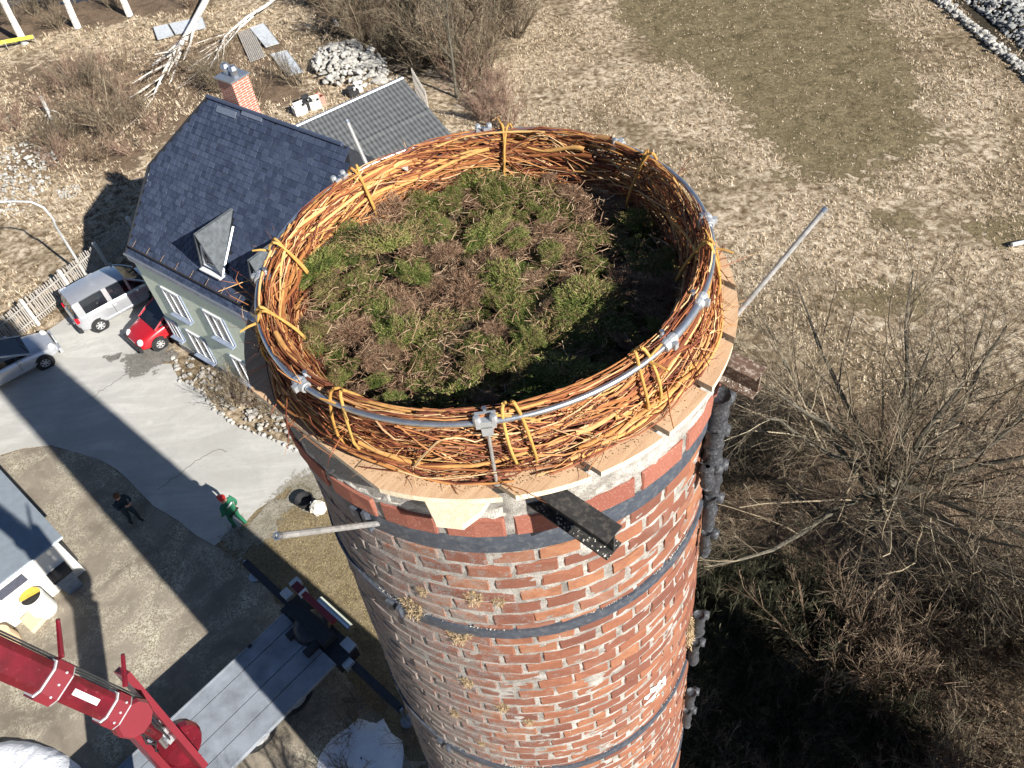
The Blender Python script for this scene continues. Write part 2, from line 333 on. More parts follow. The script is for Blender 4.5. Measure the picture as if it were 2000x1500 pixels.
mp = m.n('ShaderNodeMapping'); mp.inputs['Rotation'].default_value = (rad(90), 0, 0); m.t.links.new(m.coord('Object'), mp.inputs[0]); m.t.links.new(mp.outputs[0], b.inputs[0]); m.col(b.outputs[0]); M['housebrick'] = m.m
M['picket'] = simple('weathered_grey_picket', (.34,.315,.285), .9, var=.3, scale=6.)
M['post'] = simple('concrete_post', (.55,.53,.50), .9, var=.15)
M['lampmetal'] = metal('pale_lamp_post_metal', (.66,.68,.68), .5, met=.3)
def paint(name, c, rough=.3, metal=0., coat=.5):
    m = Mat(name, rough, metal, .5); m.b.inputs['Coat Weight'].default_value = coat; n = m.noise(3., 5, .6); m.col(m.ramp(n, [(.3, tuple(x*.88 for x in c)), (.7, c)])); return m.m
M['silver'] = paint('silver_car_paint', (.60,.61,.64), .28, .6)
M['carred'] = paint('red_car_paint', (.42,.012,.02), .3)
m = Mat('crane_red_paint', .34, spec=.5); n = m.noise(2.2, 6, .7); n2 = m.noise(9., 6, .75); c = m.ramp(n, [(.35, (.065,.003,.007)), (.65, (.13,.005,.014))])
c = m.mix(m.ramp(n2, [(.60, (0,)*3), (.72, (.7,)*3)]), c, (.34,.09,.09)); c = m.mix(m.ramp(n2, [(.28, (.6,)*3), (.38, (0,)*3)]), c, (.05,.012,.012)); m.col(c); m.b.inputs['Coat Weight'].default_value = .3; m.bump(n2, .15, .004); M['cranered'] = m.m
M['cranepink'] = paint('sun_faded_red_paint', (.18,.014,.024), .5, coat=.1)
M['tyre'] = simple('tyre_rubber', (.025,.025,.026), .9)
M['plasticblack'] = simple('black_plastic', (.025,.026,.028), .5)
M['rim'] = simple('wheel_rim', (.62,.62,.62), .35, metal=.5, var=.08)
M['lampglass'] = simple('headlamp_glass', (.72,.74,.76), .15, var=.1, spec=.8)
M['tailred'] = simple('tail_lamp_red', (.55,.01,.02), .2)
M['deck'] = simple('grey_lorry_deck', (.22,.24,.27), .75, var=.28, scale=1.6, bump=.2)
M['darkmetal'] = simple('dark_oily_steel', (.035,.037,.045), .5, metal=.3)
M['chrome'] = metal('hydraulic_steel', (.6,.62,.65), .3)
M['blackplate'] = simple('steel_blue_black', (.06,.065,.09), .5)
M['yellow'] = simple('yellow_lid_plastic', (.62,.40,.06), .5)
M['binblack'] = simple('black_bin_plastic', (.03,.03,.032), .5)
M['bingrey'] = simple('grey_bin_plastic', (.20,.24,.29), .5)
M['barrier'] = simple('yellow_barrier_tape', (.72,.66,.10), .7)
M['sheetgrey'] = simple('weathered_grey_panel', (.50,.53,.56), .7, var=.18, scale=4.)
M['coverall'] = simple('green_work_clothes', (.02,.14,.075), .85, var=.3, scale=9.)
M['darkclothes'] = simple('dark_work_clothes', (.018,.03,.04), .85, var=.3, scale=9.)
M['skin'] = simple('skin', (.50,.28,.19), .6, var=.08)
M['helmet'] = simple('red_hat', (.55,.03,.03), .5)
M['hair'] = simple('brown_hair', (.10,.05,.025), .8)
M['boot'] = simple('dark_boot', (.03,.028,.025), .7)
M['patchwhite'] = simple('white_back_print', (.7,.72,.7), .7)
M['sack'] = simple('crumpled_white_sack', (.70,.66,.58), .9, var=.25, scale=6., bump=1., bdist=.05)

# ================================================================== SETTING
def sheet(name, poly, z, mat, jitter=.0, step=.8, soft=None, th=None):
    """a flat sheet with an uneven outline; soft: metres over which its edge frays into what lies below"""
    P = np.array([p[:2] for p in poly]); out = []
    for i in range(len(P)):
        a, b = P[i], P[(i+1) % len(P)]; n = max(1, int(np.linalg.norm(b-a)/step))
        for k in range(n): out.append(a+(b-a)*k/n+rng.normal(0, jitter, 2))
    out = np.array(out)
    if soft is None:
        me = bpy.data.meshes.new(name); me.from_pydata([(x, y, z) for x, y in out], [], [list(range(len(out)))]); me.materials.append(mat)
        # keep the face pointing up
        if me.polygons[0].normal.z < 0: me.flip_normals()
        o = obj(name, me)
    else:
        lo = out.min(0)-soft; hi = out.max(0)+soft; g = soft/2.5; nx = int((hi[0]-lo[0])/g)+2; ny = int((hi[1]-lo[1])/g)+2
        X, Y = np.meshgrid(np.linspace(lo[0], hi[0], nx), np.linspace(lo[1], hi[1], ny)); Q = np.stack([X.ravel(), Y.ravel()], 1)
        A = out; B = np.roll(out, -1, 0); inside = np.zeros(len(Q), bool); dist = np.full(len(Q), 1e9)
        for a, b in zip(A, B):
            cnd = ((a[1] > Q[:, 1]) != (b[1] > Q[:, 1])); xi = a[0]+(Q[:, 1]-a[1])/(b[1]-a[1]+1e-12)*(b[0]-a[0]); inside ^= cnd & (Q[:, 0] < xi)
            t = np.clip(((Q-a)@(b-a))/((b-a)@(b-a)+1e-9), 0, 1); dist = np.minimum(dist, np.linalg.norm(Q-(a+t[:, None]*(b-a)), axis=1))
        sdist = np.where(inside, dist, -dist); tone = np.clip(.5+sdist/(2*soft), -.6, 1.6)
        I = np.arange((nx)*(ny)).reshape(ny, nx); f = np.stack([I[:-1, :-1], I[:-1, 1:], I[1:, 1:], I[1:, :-1]], -1).reshape(-1, 4)
        keep = (tone[f].max(1) > -.3); f = f[keep]
        me = npmesh(name, np.column_stack([Q, np.full(len(Q), z)]), f, mat, tone); o = obj(name, me)
    return tag(o, kind='structure')
g = MB(); g.quad((-900,-900,0),(900,-900,0),(900,900,0),(-900,900,0)); tag(g.build('ground', M['field']), kind='structure')
def PX(lst, z=0): return [G(*q, z) for q in lst]
conc = PX([(-300,1120),(-200,800),(-60,735),(20,700),(80,655),(140,615),(215,560),(300,520),(330,640),(262,700),(300,712),(330,712),(352,742),(388,762),(405,775),(430,808),(470,835),(520,852),(590,880),(660,930),(600,935),(565,948),(500,1002),(470,1033),(418,1067),(385,1046),(345,1018),(303,988),(250,935),(199,899),(150,880),(104,871),(50,877),(0,892),(-60,925),(-200,1080)])
sheet('concrete_yard', conc, .020, M['concrete'], .05, .7)
sheet('gravel_yard', PX([(-400,1300),(-60,925),(0,892),(50,877),(104,871),(150,880),(199,899),(250,935),(303,988),(345,1018),(385,1046),(418,1067),(452,1090),(520,1150),(590,1215),(660,1290),(760,1420),(850,1560),(700,1900),(0,1900)]), .008, M['gravel'], .06, .6)
sheet('lawn', PX([(400,1052),(500,975),(620,900),(760,1000),(900,1300),(900,1500),(800,1480),(740,1400),(660,1290),(590,1215),(520,1150),(452,1090)]), .004, M['lawn'], .05, .6)
sheet('gravel_verge', PX([(425,1066),(480,1020),(560,945),(650,900),(640,960),(560,1010),(520,1060),(470,1090)]), .024, M['gravelgrass'], .05, .5, soft=.5)
sheet('turf_patch', PX([(1150,-60),(1690,-60),(1745,60),(1800,200),(1790,300),(1690,350),(1560,340),(1500,290),(1440,250),(1430,180),(1330,125),(1240,60)]), .012, M['olive'], .6, 1.6, soft=1.5)
sheet('turf_patch', PX([(1620,560),(1760,560),(1820,590),(1700,610)]), .012, M['olive'], .2, 1., soft=1.0)
sheet('turf_patch', PX([(1700,410),(1780,405),(1790,450),(1720,450)]), .012, M['olive'], .2, 1., soft=.8)
sheet('turf_patch', PX([(1880,430),(2050,400),(2100,480),(1950,480)]), .012, M['olive'], .2, 1., soft=1.)
sheet('leaf_litter', PX([(1360,760),(1480,760),(1600,820),(1800,780),(2100,760),(2400,900),(2300,1700),(1330,1800),(1330,1000)]), .012, M['litter'], .3, 1.5, soft=1.2)
sheet('thicket_floor', PX([(1340,1090),(1450,1060),(1560,1110),(1640,1200),(1740,1290),(1800,1420),(1800,1700),(1300,1800),(1200,1500)]), .018, M['darkground'], .3, 1., soft=.8)  # floor coloured extra dark, deepening the shade over this thicket
sheet('thicket_floor', PX([(560,-60),(700,-60),(960,-60),(980,30),(900,110),(800,150),(740,95),(660,70)]), .012, M['darkground'], .3, 1.5, soft=1.4)
sheet('leaf_litter', PX([(0,140),(330,90),(560,80),(600,200),(420,190),(250,340),(60,330)]), .012, M['litter'], .3, 1.5, soft=2.2)
sheet('damp_stain', PX([(283,672),(330,672),(345,700),(320,700),(300,722),(262,738),(240,700),(262,690)]), .026, M['damp'], .05, .4, soft=.35)
sheet('damp_stain', PX([(206,698),(235,690),(232,700),(212,706)]), .026, M['damp'], .02, .4, soft=.14)
sheet('house_bed', PX([(330,690),(360,690),(450,730),(520,780),(640,860),(600,885),(520,850),(430,806),(352,742),(325,715)]), .028, M['litter'], .08, .5)
cr = MB()
for pts in ([(175,778),(215,752),(240,735),(262,722)], [(310,955),(340,935),(375,905),(415,880),(450,882)], [(560,850),(575,862),(560,870),(575,885)]):
    P = np.array([G(*p, .0235)[:3] for p in pts]); Q = []
    for a, b in zip(P[:-1], P[1:]):
        for t in np.linspace(0, 1, 6, endpoint=False): Q.append(a+(b-a)*t+np.array([*rng.normal(0, .04, 2), 0]))
    for a, b in zip(Q[:-1], Q[1:]):
        d = b-a; n = np.array([-d[1], d[0], 0]); n = n/np.linalg.norm(n)*.012; cr.quad(a-n, b-n, b+n, a+n)
tag(cr.build('slab_cracks', M['crack']), kind='structure')
sheet('creek', PX([(-500,190),(-200,60),(-40,60),(30,50),(70,38),(160,45),(185,30),(225,14),(262,12),(380,8),(400,-10),(500,-60),(500,-400),(-500,-400)]), .006, M['water'], .25, 1.2)
sheet('creek_bank', PX([(-300,120),(-40,95),(60,72),(160,58),(250,35),(380,22),(420,0),(300,-8),(130,8),(100,-5),(-10,20),(-200,40)]), .012, M['litter'], .2, 1.2, soft=.9)

# grass tufts: real blades over the field
def tufts(name, pts, size, nb, mat, flat=.6, width=.012):
    N = len(pts); n = N*nb; base = np.repeat(pts, nb, 0)+np.column_stack([rng.normal(0, .35, (n, 2))*np.repeat(size, nb)[:, None], np.zeros(n)])
    L = np.repeat(size, nb)*rng.uniform(.5, 1.3, n); a = np.repeat(rng.uniform(0, 6.28, N), nb)+rng.normal(0, 1.1, n)
    lean = rng.uniform(.3, 1.3, n)*flat; d = np.column_stack([np.cos(a)*np.sin(lean), np.sin(a)*np.sin(lean), np.cos(lean)])
    tip = base+d*L[:, None]; mid = base+d*L[:, None]*.5+np.array([0, 0, .05])*L[:, None]
    wv = np.column_stack([-np.sin(a), np.cos(a), np.zeros(n)])*(width*rng.uniform(.6, 1.5, n))[:, None]
    v = np.stack([base-wv, base+wv, mid+wv*.8, mid-wv*.8, tip], 1).reshape(-1, 3); b = np.arange(n)*5
    q = np.stack([b, b+1, b+2, b+3], 1); t = np.stack([b+3, b+2, b+4], 1)
    tone = np.repeat(np.clip(np.repeat(rng.uniform(0, .5, N), nb)+rng.uniform(0, .5, n), 0, .999), 5)
    return tag(obj(name, npmesh(name, v, [t, q], mat, tone)), kind='stuff')
def scatter(n, poly_px, excl=()):
    P = np.array(PX(poly_px))[:, :2]; lo, hi = P.min(0), P.max(0); out = []
    def inside(Q, A):
        ins = np.zeros(len(Q), bool)
        for a, b in zip(A, np.roll(A, -1, 0)):
            c = ((a[1] > Q[:, 1]) != (b[1] > Q[:, 1])); ins ^= c & (Q[:, 0] < a[0]+(Q[:, 1]-a[1])/(b[1]-a[1]+1e-12)*(b[0]-a[0]))
        return ins
    Q = rng.uniform(lo, hi, (n*3, 2)); Q = Q[inside(Q, P)]
    for e in excl: Q = Q[~inside(Q, np.array(e)[:, :2])]
    return np.column_stack([Q[:n], np.zeros(len(Q[:n]))])
turf = PX([(1150,-60),(1690,-60),(1745,60),(1800,200),(1790,300),(1690,350),(1560,340),(1500,290),(1440,250),(1430,180),(1330,125),(1240,60)])
def clumpy(P, thr, s=.55):
    # keeps points where a cheap sum of waves is high, so the tussocks stand in drifts
    x, y = P[:, 0], P[:, 1]; v = np.sin(x*s+1.7*np.sin(y*s*.7))+np.sin(y*s*1.3+2.1*np.sin(x*s*.5+1))+np.sin((x+y)*s*2.3+1.2)*.6+rng.normal(0, .5, len(P)); return P[v > thr]
p1 = scatter(30000, [(900,240),(1000,-40),(1200,-80),(2100,-80),(2250,700),(1900,760),(1600,800),(1400,800),(1300,700),(900,500)], (turf,)); p1 = clumpy(p1, -.6)
tufts('meadow_grass', p1, rng.uniform(.06, .17, len(p1)), 8, M['grassblade'], 1.35, .012)
p1b = scatter(2500, [(1150,-60),(1690,-60),(1800,200),(1790,300),(1690,350),(1500,290),(1330,125)]); tufts('short_turf_grass', p1b, rng.uniform(.05, .13, len(p1b)), 6, M['grassblade'], 1.3, .010)
p2 = scatter(9000, [(-100,160),(100,60),(420,10),(640,0),(700,100),(900,240),(600,300),(430,260),(250,480),(100,640),(-120,760)]); p2 = clumpy(p2, -.9)
tufts('meadow_grass', p2, rng.uniform(.10, .28, len(p2)), 6, M['grassblade'], 1.1, .016)
p3 = scatter(9000, [(400,1060),(560,950),(620,900),(760,1000),(900,1300),(900,1500),(800,1480),(740,1400),(660,1290),(590,1215),(520,1150)]); tufts('lawn_grass', p3, rng.uniform(.03, .07, len(p3)), 6, M['lawnblade'], 1.2, .005)
p4 = scatter(7000, [(1360,760),(1480,760),(1600,820),(2100,760),(2300,1000),(2300,1700),(1330,1700),(1330,1000)]); tufts('undergrowth', p4, rng.uniform(.10, .35, len(p4)), 6, M['twigbrown'], 1.2, .009)

# rocks
def rock_mesh(name, seed, mat):
    r = np.random.default_rng(seed); import bmesh
    bm = bmesh.new(); bmesh.ops.create_icosphere(bm, subdivisions=1, radius=.5)
    for v in bm.verts: v.co *= r.uniform(.7, 1.15); v.co.z *= .7
    me = bpy.data.meshes.new(name); bm.to_mesh(me); bm.free(); me.materials.append(mat); return me
rocks = {k: [rock_mesh('stone', i*7+j, M[k]) for i in range(4)] for j, k in enumerate(('stone', 'stonewhite', 'stonegrey'))}
def rock_at(parent, P, s, kind='stone'):
    me = random.choice(rocks[kind]); o = bpy.data.objects.new('stone', me); link(o); o.scale = (s*random.uniform(.8, 1.3), s*random.uniform(.7, 1.1), s*random.uniform(.6, 1.)); o.rotation_euler = (0, 0, random.uniform(0, 6.28))
    o.location = V(P)-(parent.location if parent else Vector()); o.parent = parent; return o
def rocks_stuff(name, P, s, mat, kind='stuff', parent=None):
    base = rock_mesh('b', 3, mat); bv = np.array([v.co[:] for v in base.vertices]); bf = np.array([p.vertices[:] for p in base.polygons]); bpy.data.meshes.remove(base)
    n = len(P); a = rng.uniform(0, 6.28, n); ca, sa = np.cos(a), np.sin(a); sc = s[:, None]*rng.uniform(.6, 1.3, (n, 3))
    v = bv[None]*sc[:, None]; x = v[..., 0]*ca[:, None]-v[..., 1]*sa[:, None]; y = v[..., 0]*sa[:, None]+v[..., 1]*ca[:, None]
    v = np.stack([x, y, v[..., 2]], -1)+P[:, None]+rng.normal(0, .03, (n, len(bv), 3))*sc.mean(1)[:, None, None]
    f = bf[None]+(np.arange(n)*len(bv))[:, None, None]
    return tag(obj(name, npmesh(name, v.reshape(-1, 3), f.reshape(-1, 3), mat), parent, world=parent is not None), kind=kind)
def heap(label, px_poly, n, s0, s1, h, kind, nparts, group=None, cat='stone heap'):
    P = scatter(n, px_poly); c = P.mean(0); R = np.linalg.norm(P-c, axis=1); P[:, 2] = h*np.clip(1-(R/R.max())**2, 0, 1)*rng.uniform(.4, 1, len(P))
    e = empty('stone_heap', c, label, cat, group)
    for p in P[:nparts]: rock_at(e, p+[0, 0, .06], random.uniform(s0, s1)*1.25, kind)
    if len(P) > nparts: rocks_stuff('rubble', P[nparts:]+[0, 0, .02], rng.uniform(s0, s1, len(P)-nparts)*.8, M[kind], parent=e)
heap('pale heap of broken stone beyond the ribbed grey shed roof', [(625,95),(690,85),(755,125),(762,160),(700,172),(640,170),(612,140)], 420, .25, .6, .7, 'stonewhite', 110)
heap('whitish stones strewn over dry grass at the left edge, above the street lamp', [(-60,300),(60,280),(120,300),(110,350),(60,420),(-60,430)], 420, .12, .34, .15, 'stonewhite', 60)
heap('thin drift of white chippings on the grass beside the house shadow', [(110,372),(150,360),(165,375),(120,395)], 120, .06, .18, .03, 'stonewhite', 12)
heap('stones and clods of the flower bed along the house wall', [(340,700),(380,700),(470,750),(560,800),(600,870),(560,860),(500,840),(440,800),(360,740)], 260, .10, .26, .10, 'stone', 50)
# bed edging of white stones
e = empty('stone_edging', G(450,810), 'row of small whitish stones edging the bed against the concrete', 'stone edging')
pts = [(340,700),(352,738),(388,760),(405,776),(430,808),(470,835),(520,852),(575,880),(590,890)]
for a, b in zip(pts[:-1], pts[1:]):
    A, B = G(*a), G(*b)
    for k in range(int(np.linalg.norm(B-A)/.22)): rock_at(e, A+(B-A)*k*.22/np.linalg.norm(B-A)+np.array([*rng.normal(0, .05, 2), .07]), random.uniform(.14, .26), 'stonewhite')
# rubble bank and white wall line in the top right corner
A, B = G(1815,-15), G(2010,150); d = (B-A)/np.linalg.norm(B-A); nrm = np.array([-d[1], d[0], 0]); nrm = nrm if nrm[0] > 0 else -nrm
A = A-d*4; Lw = np.linalg.norm(B-A)+6
t = rng.uniform(0, Lw, 900); P = A+np.outer(t, d)+np.outer(rng.normal(0, .16, 900), nrm)+np.array([0, 0, .10])
wall = empty('dry_stone_kerb', A+d*8, 'line of white stones along the foot of the grey rubble bank, top right corner', 'stone wall')
for p in P[:120]: rock_at(wall, p+[0, 0, .1], random.uniform(.3, .5), 'stonewhite')
rocks_stuff('rubble', P[120:], rng.uniform(.12, .35, 780), M['stonewhite'], parent=wall)
t = rng.uniform(0, Lw+3, 3000); u = rng.uniform(1.3, 4.6, 3000); P = A+np.outer(t, d)+np.outer(u, nrm); P[:, 2] = .5*np.sin((u-1.3)/3.3*np.pi)+.05
bank = empty('rubble_bank', A+d*8+nrm*3, 'bank of loose dark and light grey rubble in the top right corner', 'rubble bank')
for p in P[:100]: rock_at(bank, p+[0, 0, .1], random.uniform(.25, .5), 'stonegrey')
rocks_stuff('rubble', P[100:2000], rng.uniform(.15, .42, 1900), M['stonegrey'], parent=bank)
rocks_stuff('pale_rubble', P[2000:], rng.uniform(.10, .3, 1000), M['stone'], parent=bank)
o = sheet('bank_strip', [(A+nrm*.5)[:3], (A+d*Lw+nrm*.5), (A+d*Lw+nrm*4.8), (A+nrm*4.8)], .016, M['darkground'], .1, 1., soft=.5)

# ================================================================== BARE TREES AND SHRUBS
def branch_out(P, R, m, lr, spread, K, t0=.2, t1=1., up=0., rr=.55, jit=.12, droop=0., end=None):
    """P (N,K0,3) parent lines, R (N,K0) their radii -> children lines (N*m,K,3)"""
    N, K0, _ = P.shape; t = (np.tile(np.linspace(t0, t1, m), N)+rng.uniform(-.5, .5, N*m)*(t1-t0)/m).clip(.02, .999)
    i = np.repeat(np.arange(N), m); x = t*(K0-1); k = np.minimum(x.astype(int), K0-2); fr = (x-k)[:, None]
    a = P[i, k]*(1-fr)+P[i, k+1]*fr; tan = P[i, k+1]-P[i, k]; tan /= np.linalg.norm(tan, axis=1, keepdims=True)+1e-9
    r0 = (R[i, k]*(1-fr[:, 0])+R[i, k+1]*fr[:, 0])*rr
    q = rng.normal(size=(N*m, 3)); q -= (q*tan).sum(1, keepdims=True)*tan; q /= np.linalg.norm(q, axis=1, keepdims=True)+1e-9
    sp = rng.uniform(.7, 1.25, N*m)[:, None]*spread; d = tan*np.cos(sp)+q*np.sin(sp); d[:, 2] += up; d /= np.linalg.norm(d, axis=1, keepdims=True)
    plen = np.linalg.norm(np.diff(P, axis=1), axis=2).sum(1)[i]; L = plen*lr*(1.15-.65*t)*rng.uniform(.65, 1.3, N*m)
    out = [a]; dd = d.copy()
    for s in range(K-1):
        dd = dd+rng.normal(0, jit, dd.shape); dd[:, 2] -= droop; dd /= np.linalg.norm(dd, axis=1, keepdims=True)
        out.append(out[-1]+dd*(L/(K-1))[:, None])
    Q = np.stack(out, 1); taper = np.linspace(1, .35 if end is None else end, K); return Q, r0[:, None]*taper
def mesh_of(name, lines, mat, S):
    vs, fs, ts, n = [], [], [], 0
    for (P, R), s in zip(lines, S):
        v, f = tubes(P, R, s); vs.append(v); fs.append(f+n); n += len(v); ts.append(np.repeat(rng.uniform(0, 1, len(P)), P.shape[1]*s))
    return npmesh(name, np.concatenate(vs), np.concatenate(fs), mat, np.concatenate(ts).clip(0, .999), smooth=False)
def line(pts, r, K=8):
    pts = np.array(pts, float); t = np.linspace(0, len(pts)-1, K); k = np.minimum(t.astype(int), len(pts)-2); f = (t-k)[:, None]
    P = pts[k]*(1-f)+pts[k+1]*f; r = np.array(r, float); rr = r[k]*(1-f[:, 0])+r[k+1]*f[:, 0]; return P[None], rr[None]
def big_tree(name, base, h, label, limbs, rb=.22, group=None, mats=('bark', 'twiggrey'), dens=1., minr=.0045, lr=(.55,.5,.5)):
    e = empty(name, base, label, 'tree', group); b = np.array(base, float)
    tr = line([b, b+[.1,.05,h*.2], b+[.15,0,h*.38]], [rb, rb*.8, rb*.6], 6); L1P, L1R = [], []
    for az, el, ln in limbs:
        d = np.array([math.cos(rad(az))*math.cos(rad(el)), math.sin(rad(az))*math.cos(rad(el)), math.sin(rad(el))]); s = b+[.12, 0, h*random.uniform(.18, .4)]
        pts = [s]
        for k in range(7): d = d+rng.normal(0, .10, 3)+[0, 0, .04]; d /= np.linalg.norm(d); pts.append(pts[-1]+d*ln/7)
        L1P.append(pts); L1R.append(np.linspace(rb*.5, .02, 8))
    l1 = (np.array(L1P), np.array(L1R))
    l2 = branch_out(*l1, int(12*dens), lr[0], .7, 7, .15, 1., up=.10, rr=.40, jit=.10)
    l3 = branch_out(*l2, int(9*dens**.5), lr[1], .7, 6, .12, 1., up=.05, rr=.42, jit=.11)
    l4 = branch_out(*l3, int(7*dens**.5), lr[2], .6, 5, .15, 1., rr=.5, jit=.12)
    for l in (l2, l3, l4): np.maximum(l[1], minr, out=l[1])
    obj('trunk', mesh_of('trunk', [tr, l1], M[mats[0]], (8, 6)), e, world=True)
    obj('crown', mesh_of('crown', [l2, l3, l4], M[mats[1]], (4, 3, 3)), e, world=True)
    return e
random.seed(3)
limbs = [(a+random.uniform(-12, 12), random.uniform(8, 42), random.uniform(5.0, 7.4)) for a in range(0, 360, 26)]+[(random.uniform(0, 360), random.uniform(55, 80), 4.5) for _ in range(4)]
big_tree('bare_tree', G(1690,1050), 8.0, 'big bare grey tree with spreading crown standing right of the tall brick chimney', limbs, .24)
limbs2 = [(a+random.uniform(-15, 15), random.uniform(15, 55), random.uniform(3.0, 4.8)) for a in range(0, 360, 40)]
big_tree('bare_tree', G(2060,1330), 6., 'low bare tree in the bottom right corner over the leaf litter', limbs2, .15)
for b, hh, lb in (((-3.5,-2.1,0), 8., 'bare yard tree below the frame whose shadow falls across the lorry deck'), ((-2.5,-7.5,0), 10., 'taller bare yard tree behind the first, out of frame')):
    big_tree('bare_tree', b, hh, lb, [(a, random.uniform(25, 70), random.uniform(2.6, 3.8)) for a in range(0, 360, 45)], .2, dens=.8)

def shrub_mesh(name, h, w, n, mats, seed, minr=.0045, K=6, upr=.5):
    global rng; keep = rng; rng = np.random.default_rng(seed)
    a = rng.uniform(0, 6.28, n); rr = rng.uniform(0, .25*w, n); base = np.column_stack([np.cos(a)*rr, np.sin(a)*rr, np.zeros(n)])
    d = np.column_stack([np.cos(a)*rng.uniform(.1, 1, n)*w/h, np.sin(a)*rng.uniform(.1, 1, n)*w/h, np.full(n, upr*2)]); d /= np.linalg.norm(d, axis=1, keepdims=True)
    pts = [base]; L = h*rng.uniform(.6, 1.15, n)
    for k in range(K-1): d = d+rng.normal(0, .12, d.shape); d /= np.linalg.norm(d, axis=1, keepdims=True); pts.append(pts[-1]+d*(L/(K-1))[:, None])
    s0 = (np.stack(pts, 1), np.linspace(.022, .008, K)[None]*rng.uniform(.6, 1.4, n)[:, None])
    s1 = branch_out(*s0, 9, .42, .6, 6, .2, 1., up=.1, rr=.5, jit=.10); s2 = branch_out(*s1, 7, .45, .6, 4, .2, 1., rr=.6, jit=.12)
    for l in (s1, s2): np.maximum(l[1], minr, out=l[1])
    me = mesh_of(name, [s0, s1, s2], M[mats], (4, 3, 3)); rng = keep; return me
SH = {k: [shrub_mesh('shrub', h, w_, n, mt, sd) for sd in (11, 12, 13)] for k, (h, w_, n, mt) in dict(brown=(2.2, 1.8, 13, 'twigbrown'), red=(1.8, 1.7, 12, 'twigred'), grey=(2.8, 2.2, 18, 'twiggrey'), green=(1.6, 1.5, 18, 'twiggreen')).items()}
def shrub(px, py, kind, s, label, group):
    o = bpy.data.objects.new('bare_shrub', random.choice(SH[kind])); link(o); o.location = V(G(px, py)); o.scale = (s, s, s*random.uniform(.85, 1.15)); o.rotation_euler = (0, 0, random.uniform(0, 6.28)); tag(o, label, 'shrub', group)
random.seed(5)
def shrubs(region, n, kinds, s, label, group):
    P = scatter(n, region); ks = [random.uniform(*s) for _ in P]; X = np.array([(lambda q: (q[0]/q[2], q[1]/q[2]))(RC@(p-CAM)) for p in P])
    tags = {}
    for idx, t in ((X[:, 0].argmin(), 'leftmost'), (X[:, 0].argmax(), 'rightmost'), (X[:, 1].argmin(), 'highest in the picture'), (X[:, 1].argmax(), 'lowest in the picture'), (int(np.argmax(ks)), 'biggest of them')): tags.setdefault(int(idx), t)
    for i, (p, k) in enumerate(zip(P, ks)):
        o = bpy.data.objects.new('bare_shrub', random.choice(SH[random.choice(kinds)])); link(o); o.location = V(p); o.scale = (k, k, k*random.uniform(.85, 1.15)); o.rotation_euler = (0, 0, random.uniform(0, 6.28))
        tag(o, label+(', '+tags[i] if i in tags else ''), 'shrub', group)
shrubs([(640,-60),(1000,-60),(985,30),(960,110),(890,160),(800,150),(700,70)], 62, ['grey', 'grey', 'brown'], (.9, 1.7), 'tall grey leafless shrub in the dense thicket at the top middle', 'thicket at the top middle')
shrubs([(860,-60),(1020,-60),(1010,120),(960,190),(900,180)], 26, ['grey', 'brown', 'red'], (.7, 1.3), 'wispy bare shrub on the meadow side of the thicket', 'wispy shrubs beside the meadow')
shrubs([(520,-40),(640,-60),(740,60),(780,130),(660,70)], 22, ['brown', 'grey'], (.6, 1.1), 'low brown shrub on the dark slope above the pale stone heap', 'shrubs above the stone heap')
shrubs([(890,190),(960,140),(1010,200),(1000,260),(930,240)], 12, ['red'], (.6, 1.1), 'reddish leafless shrub at the meadow edge behind the nest', 'reddish shrubs behind the nest')
shrubs([(40,160),(240,120),(340,170),(330,300),(200,330),(90,320)], 24, ['red', 'brown', 'grey'], (.6, 1.15), 'reddish brown leafless shrub on the dry slope at the upper left', 'shrubs on the upper left slope')
shrubs([(-40,230),(20,200),(30,290),(-40,300)], 5, ['red'], (.8, 1.2), 'dense red brown shrub at the left edge of the slope', 'red shrubs at the left edge')
shrubs([(0,10),(130,0),(380,-20),(380,20),(200,55),(30,75)], 12, ['grey', 'brown'], (.5, .9), 'small bare shrub on the creek bank between the birches', 'shrubs on the creek bank')
shrubs([(400,150),(560,120),(640,200),(560,200),(450,210)], 8, ['brown', 'grey'], (.6, .9), 'low bare bramble between the shed and the grey panels', 'brambles behind the shed')
shrubs([(1350,1150),(1480,1080),(1620,1200),(1740,1320),(1780,1600),(1320,1600)], 34, ['green', 'green', 'brown'], (.7, 1.3), 'dark shrub in the shaded thicket at the foot of the chimney', 'shaded thicket right of the chimney')
shrubs([(1640,1250),(1800,1150),(2050,1150),(2100,1600),(1750,1550)], 26, ['brown', 'grey'], (.6, 1.1), 'brown leafless shrub in the undergrowth at the lower right', 'undergrowth shrubs at the lower right')
shrubs([(1400,900),(1520,820),(1600,900),(1560,1040),(1420,1060)], 14, ['grey', 'brown'], (.6, 1.0), 'grey twiggy shrub between the chimney and the big bare tree', 'shrubs between chimney and big tree')
shrubs([(640,1400),(760,1330),(830,1480),(700,1560)], 5, ['brown'], (.4, .7), 'thin bare shrub beside the snow patch below the chimney', 'shrubs by the snow patch')
shrubs([(420,735),(480,760),(560,820),(520,830),(440,790)], 7, ['grey', 'brown'], (.3, .5), 'low bare plant in the stony bed along the house wall', 'plants in the house bed')
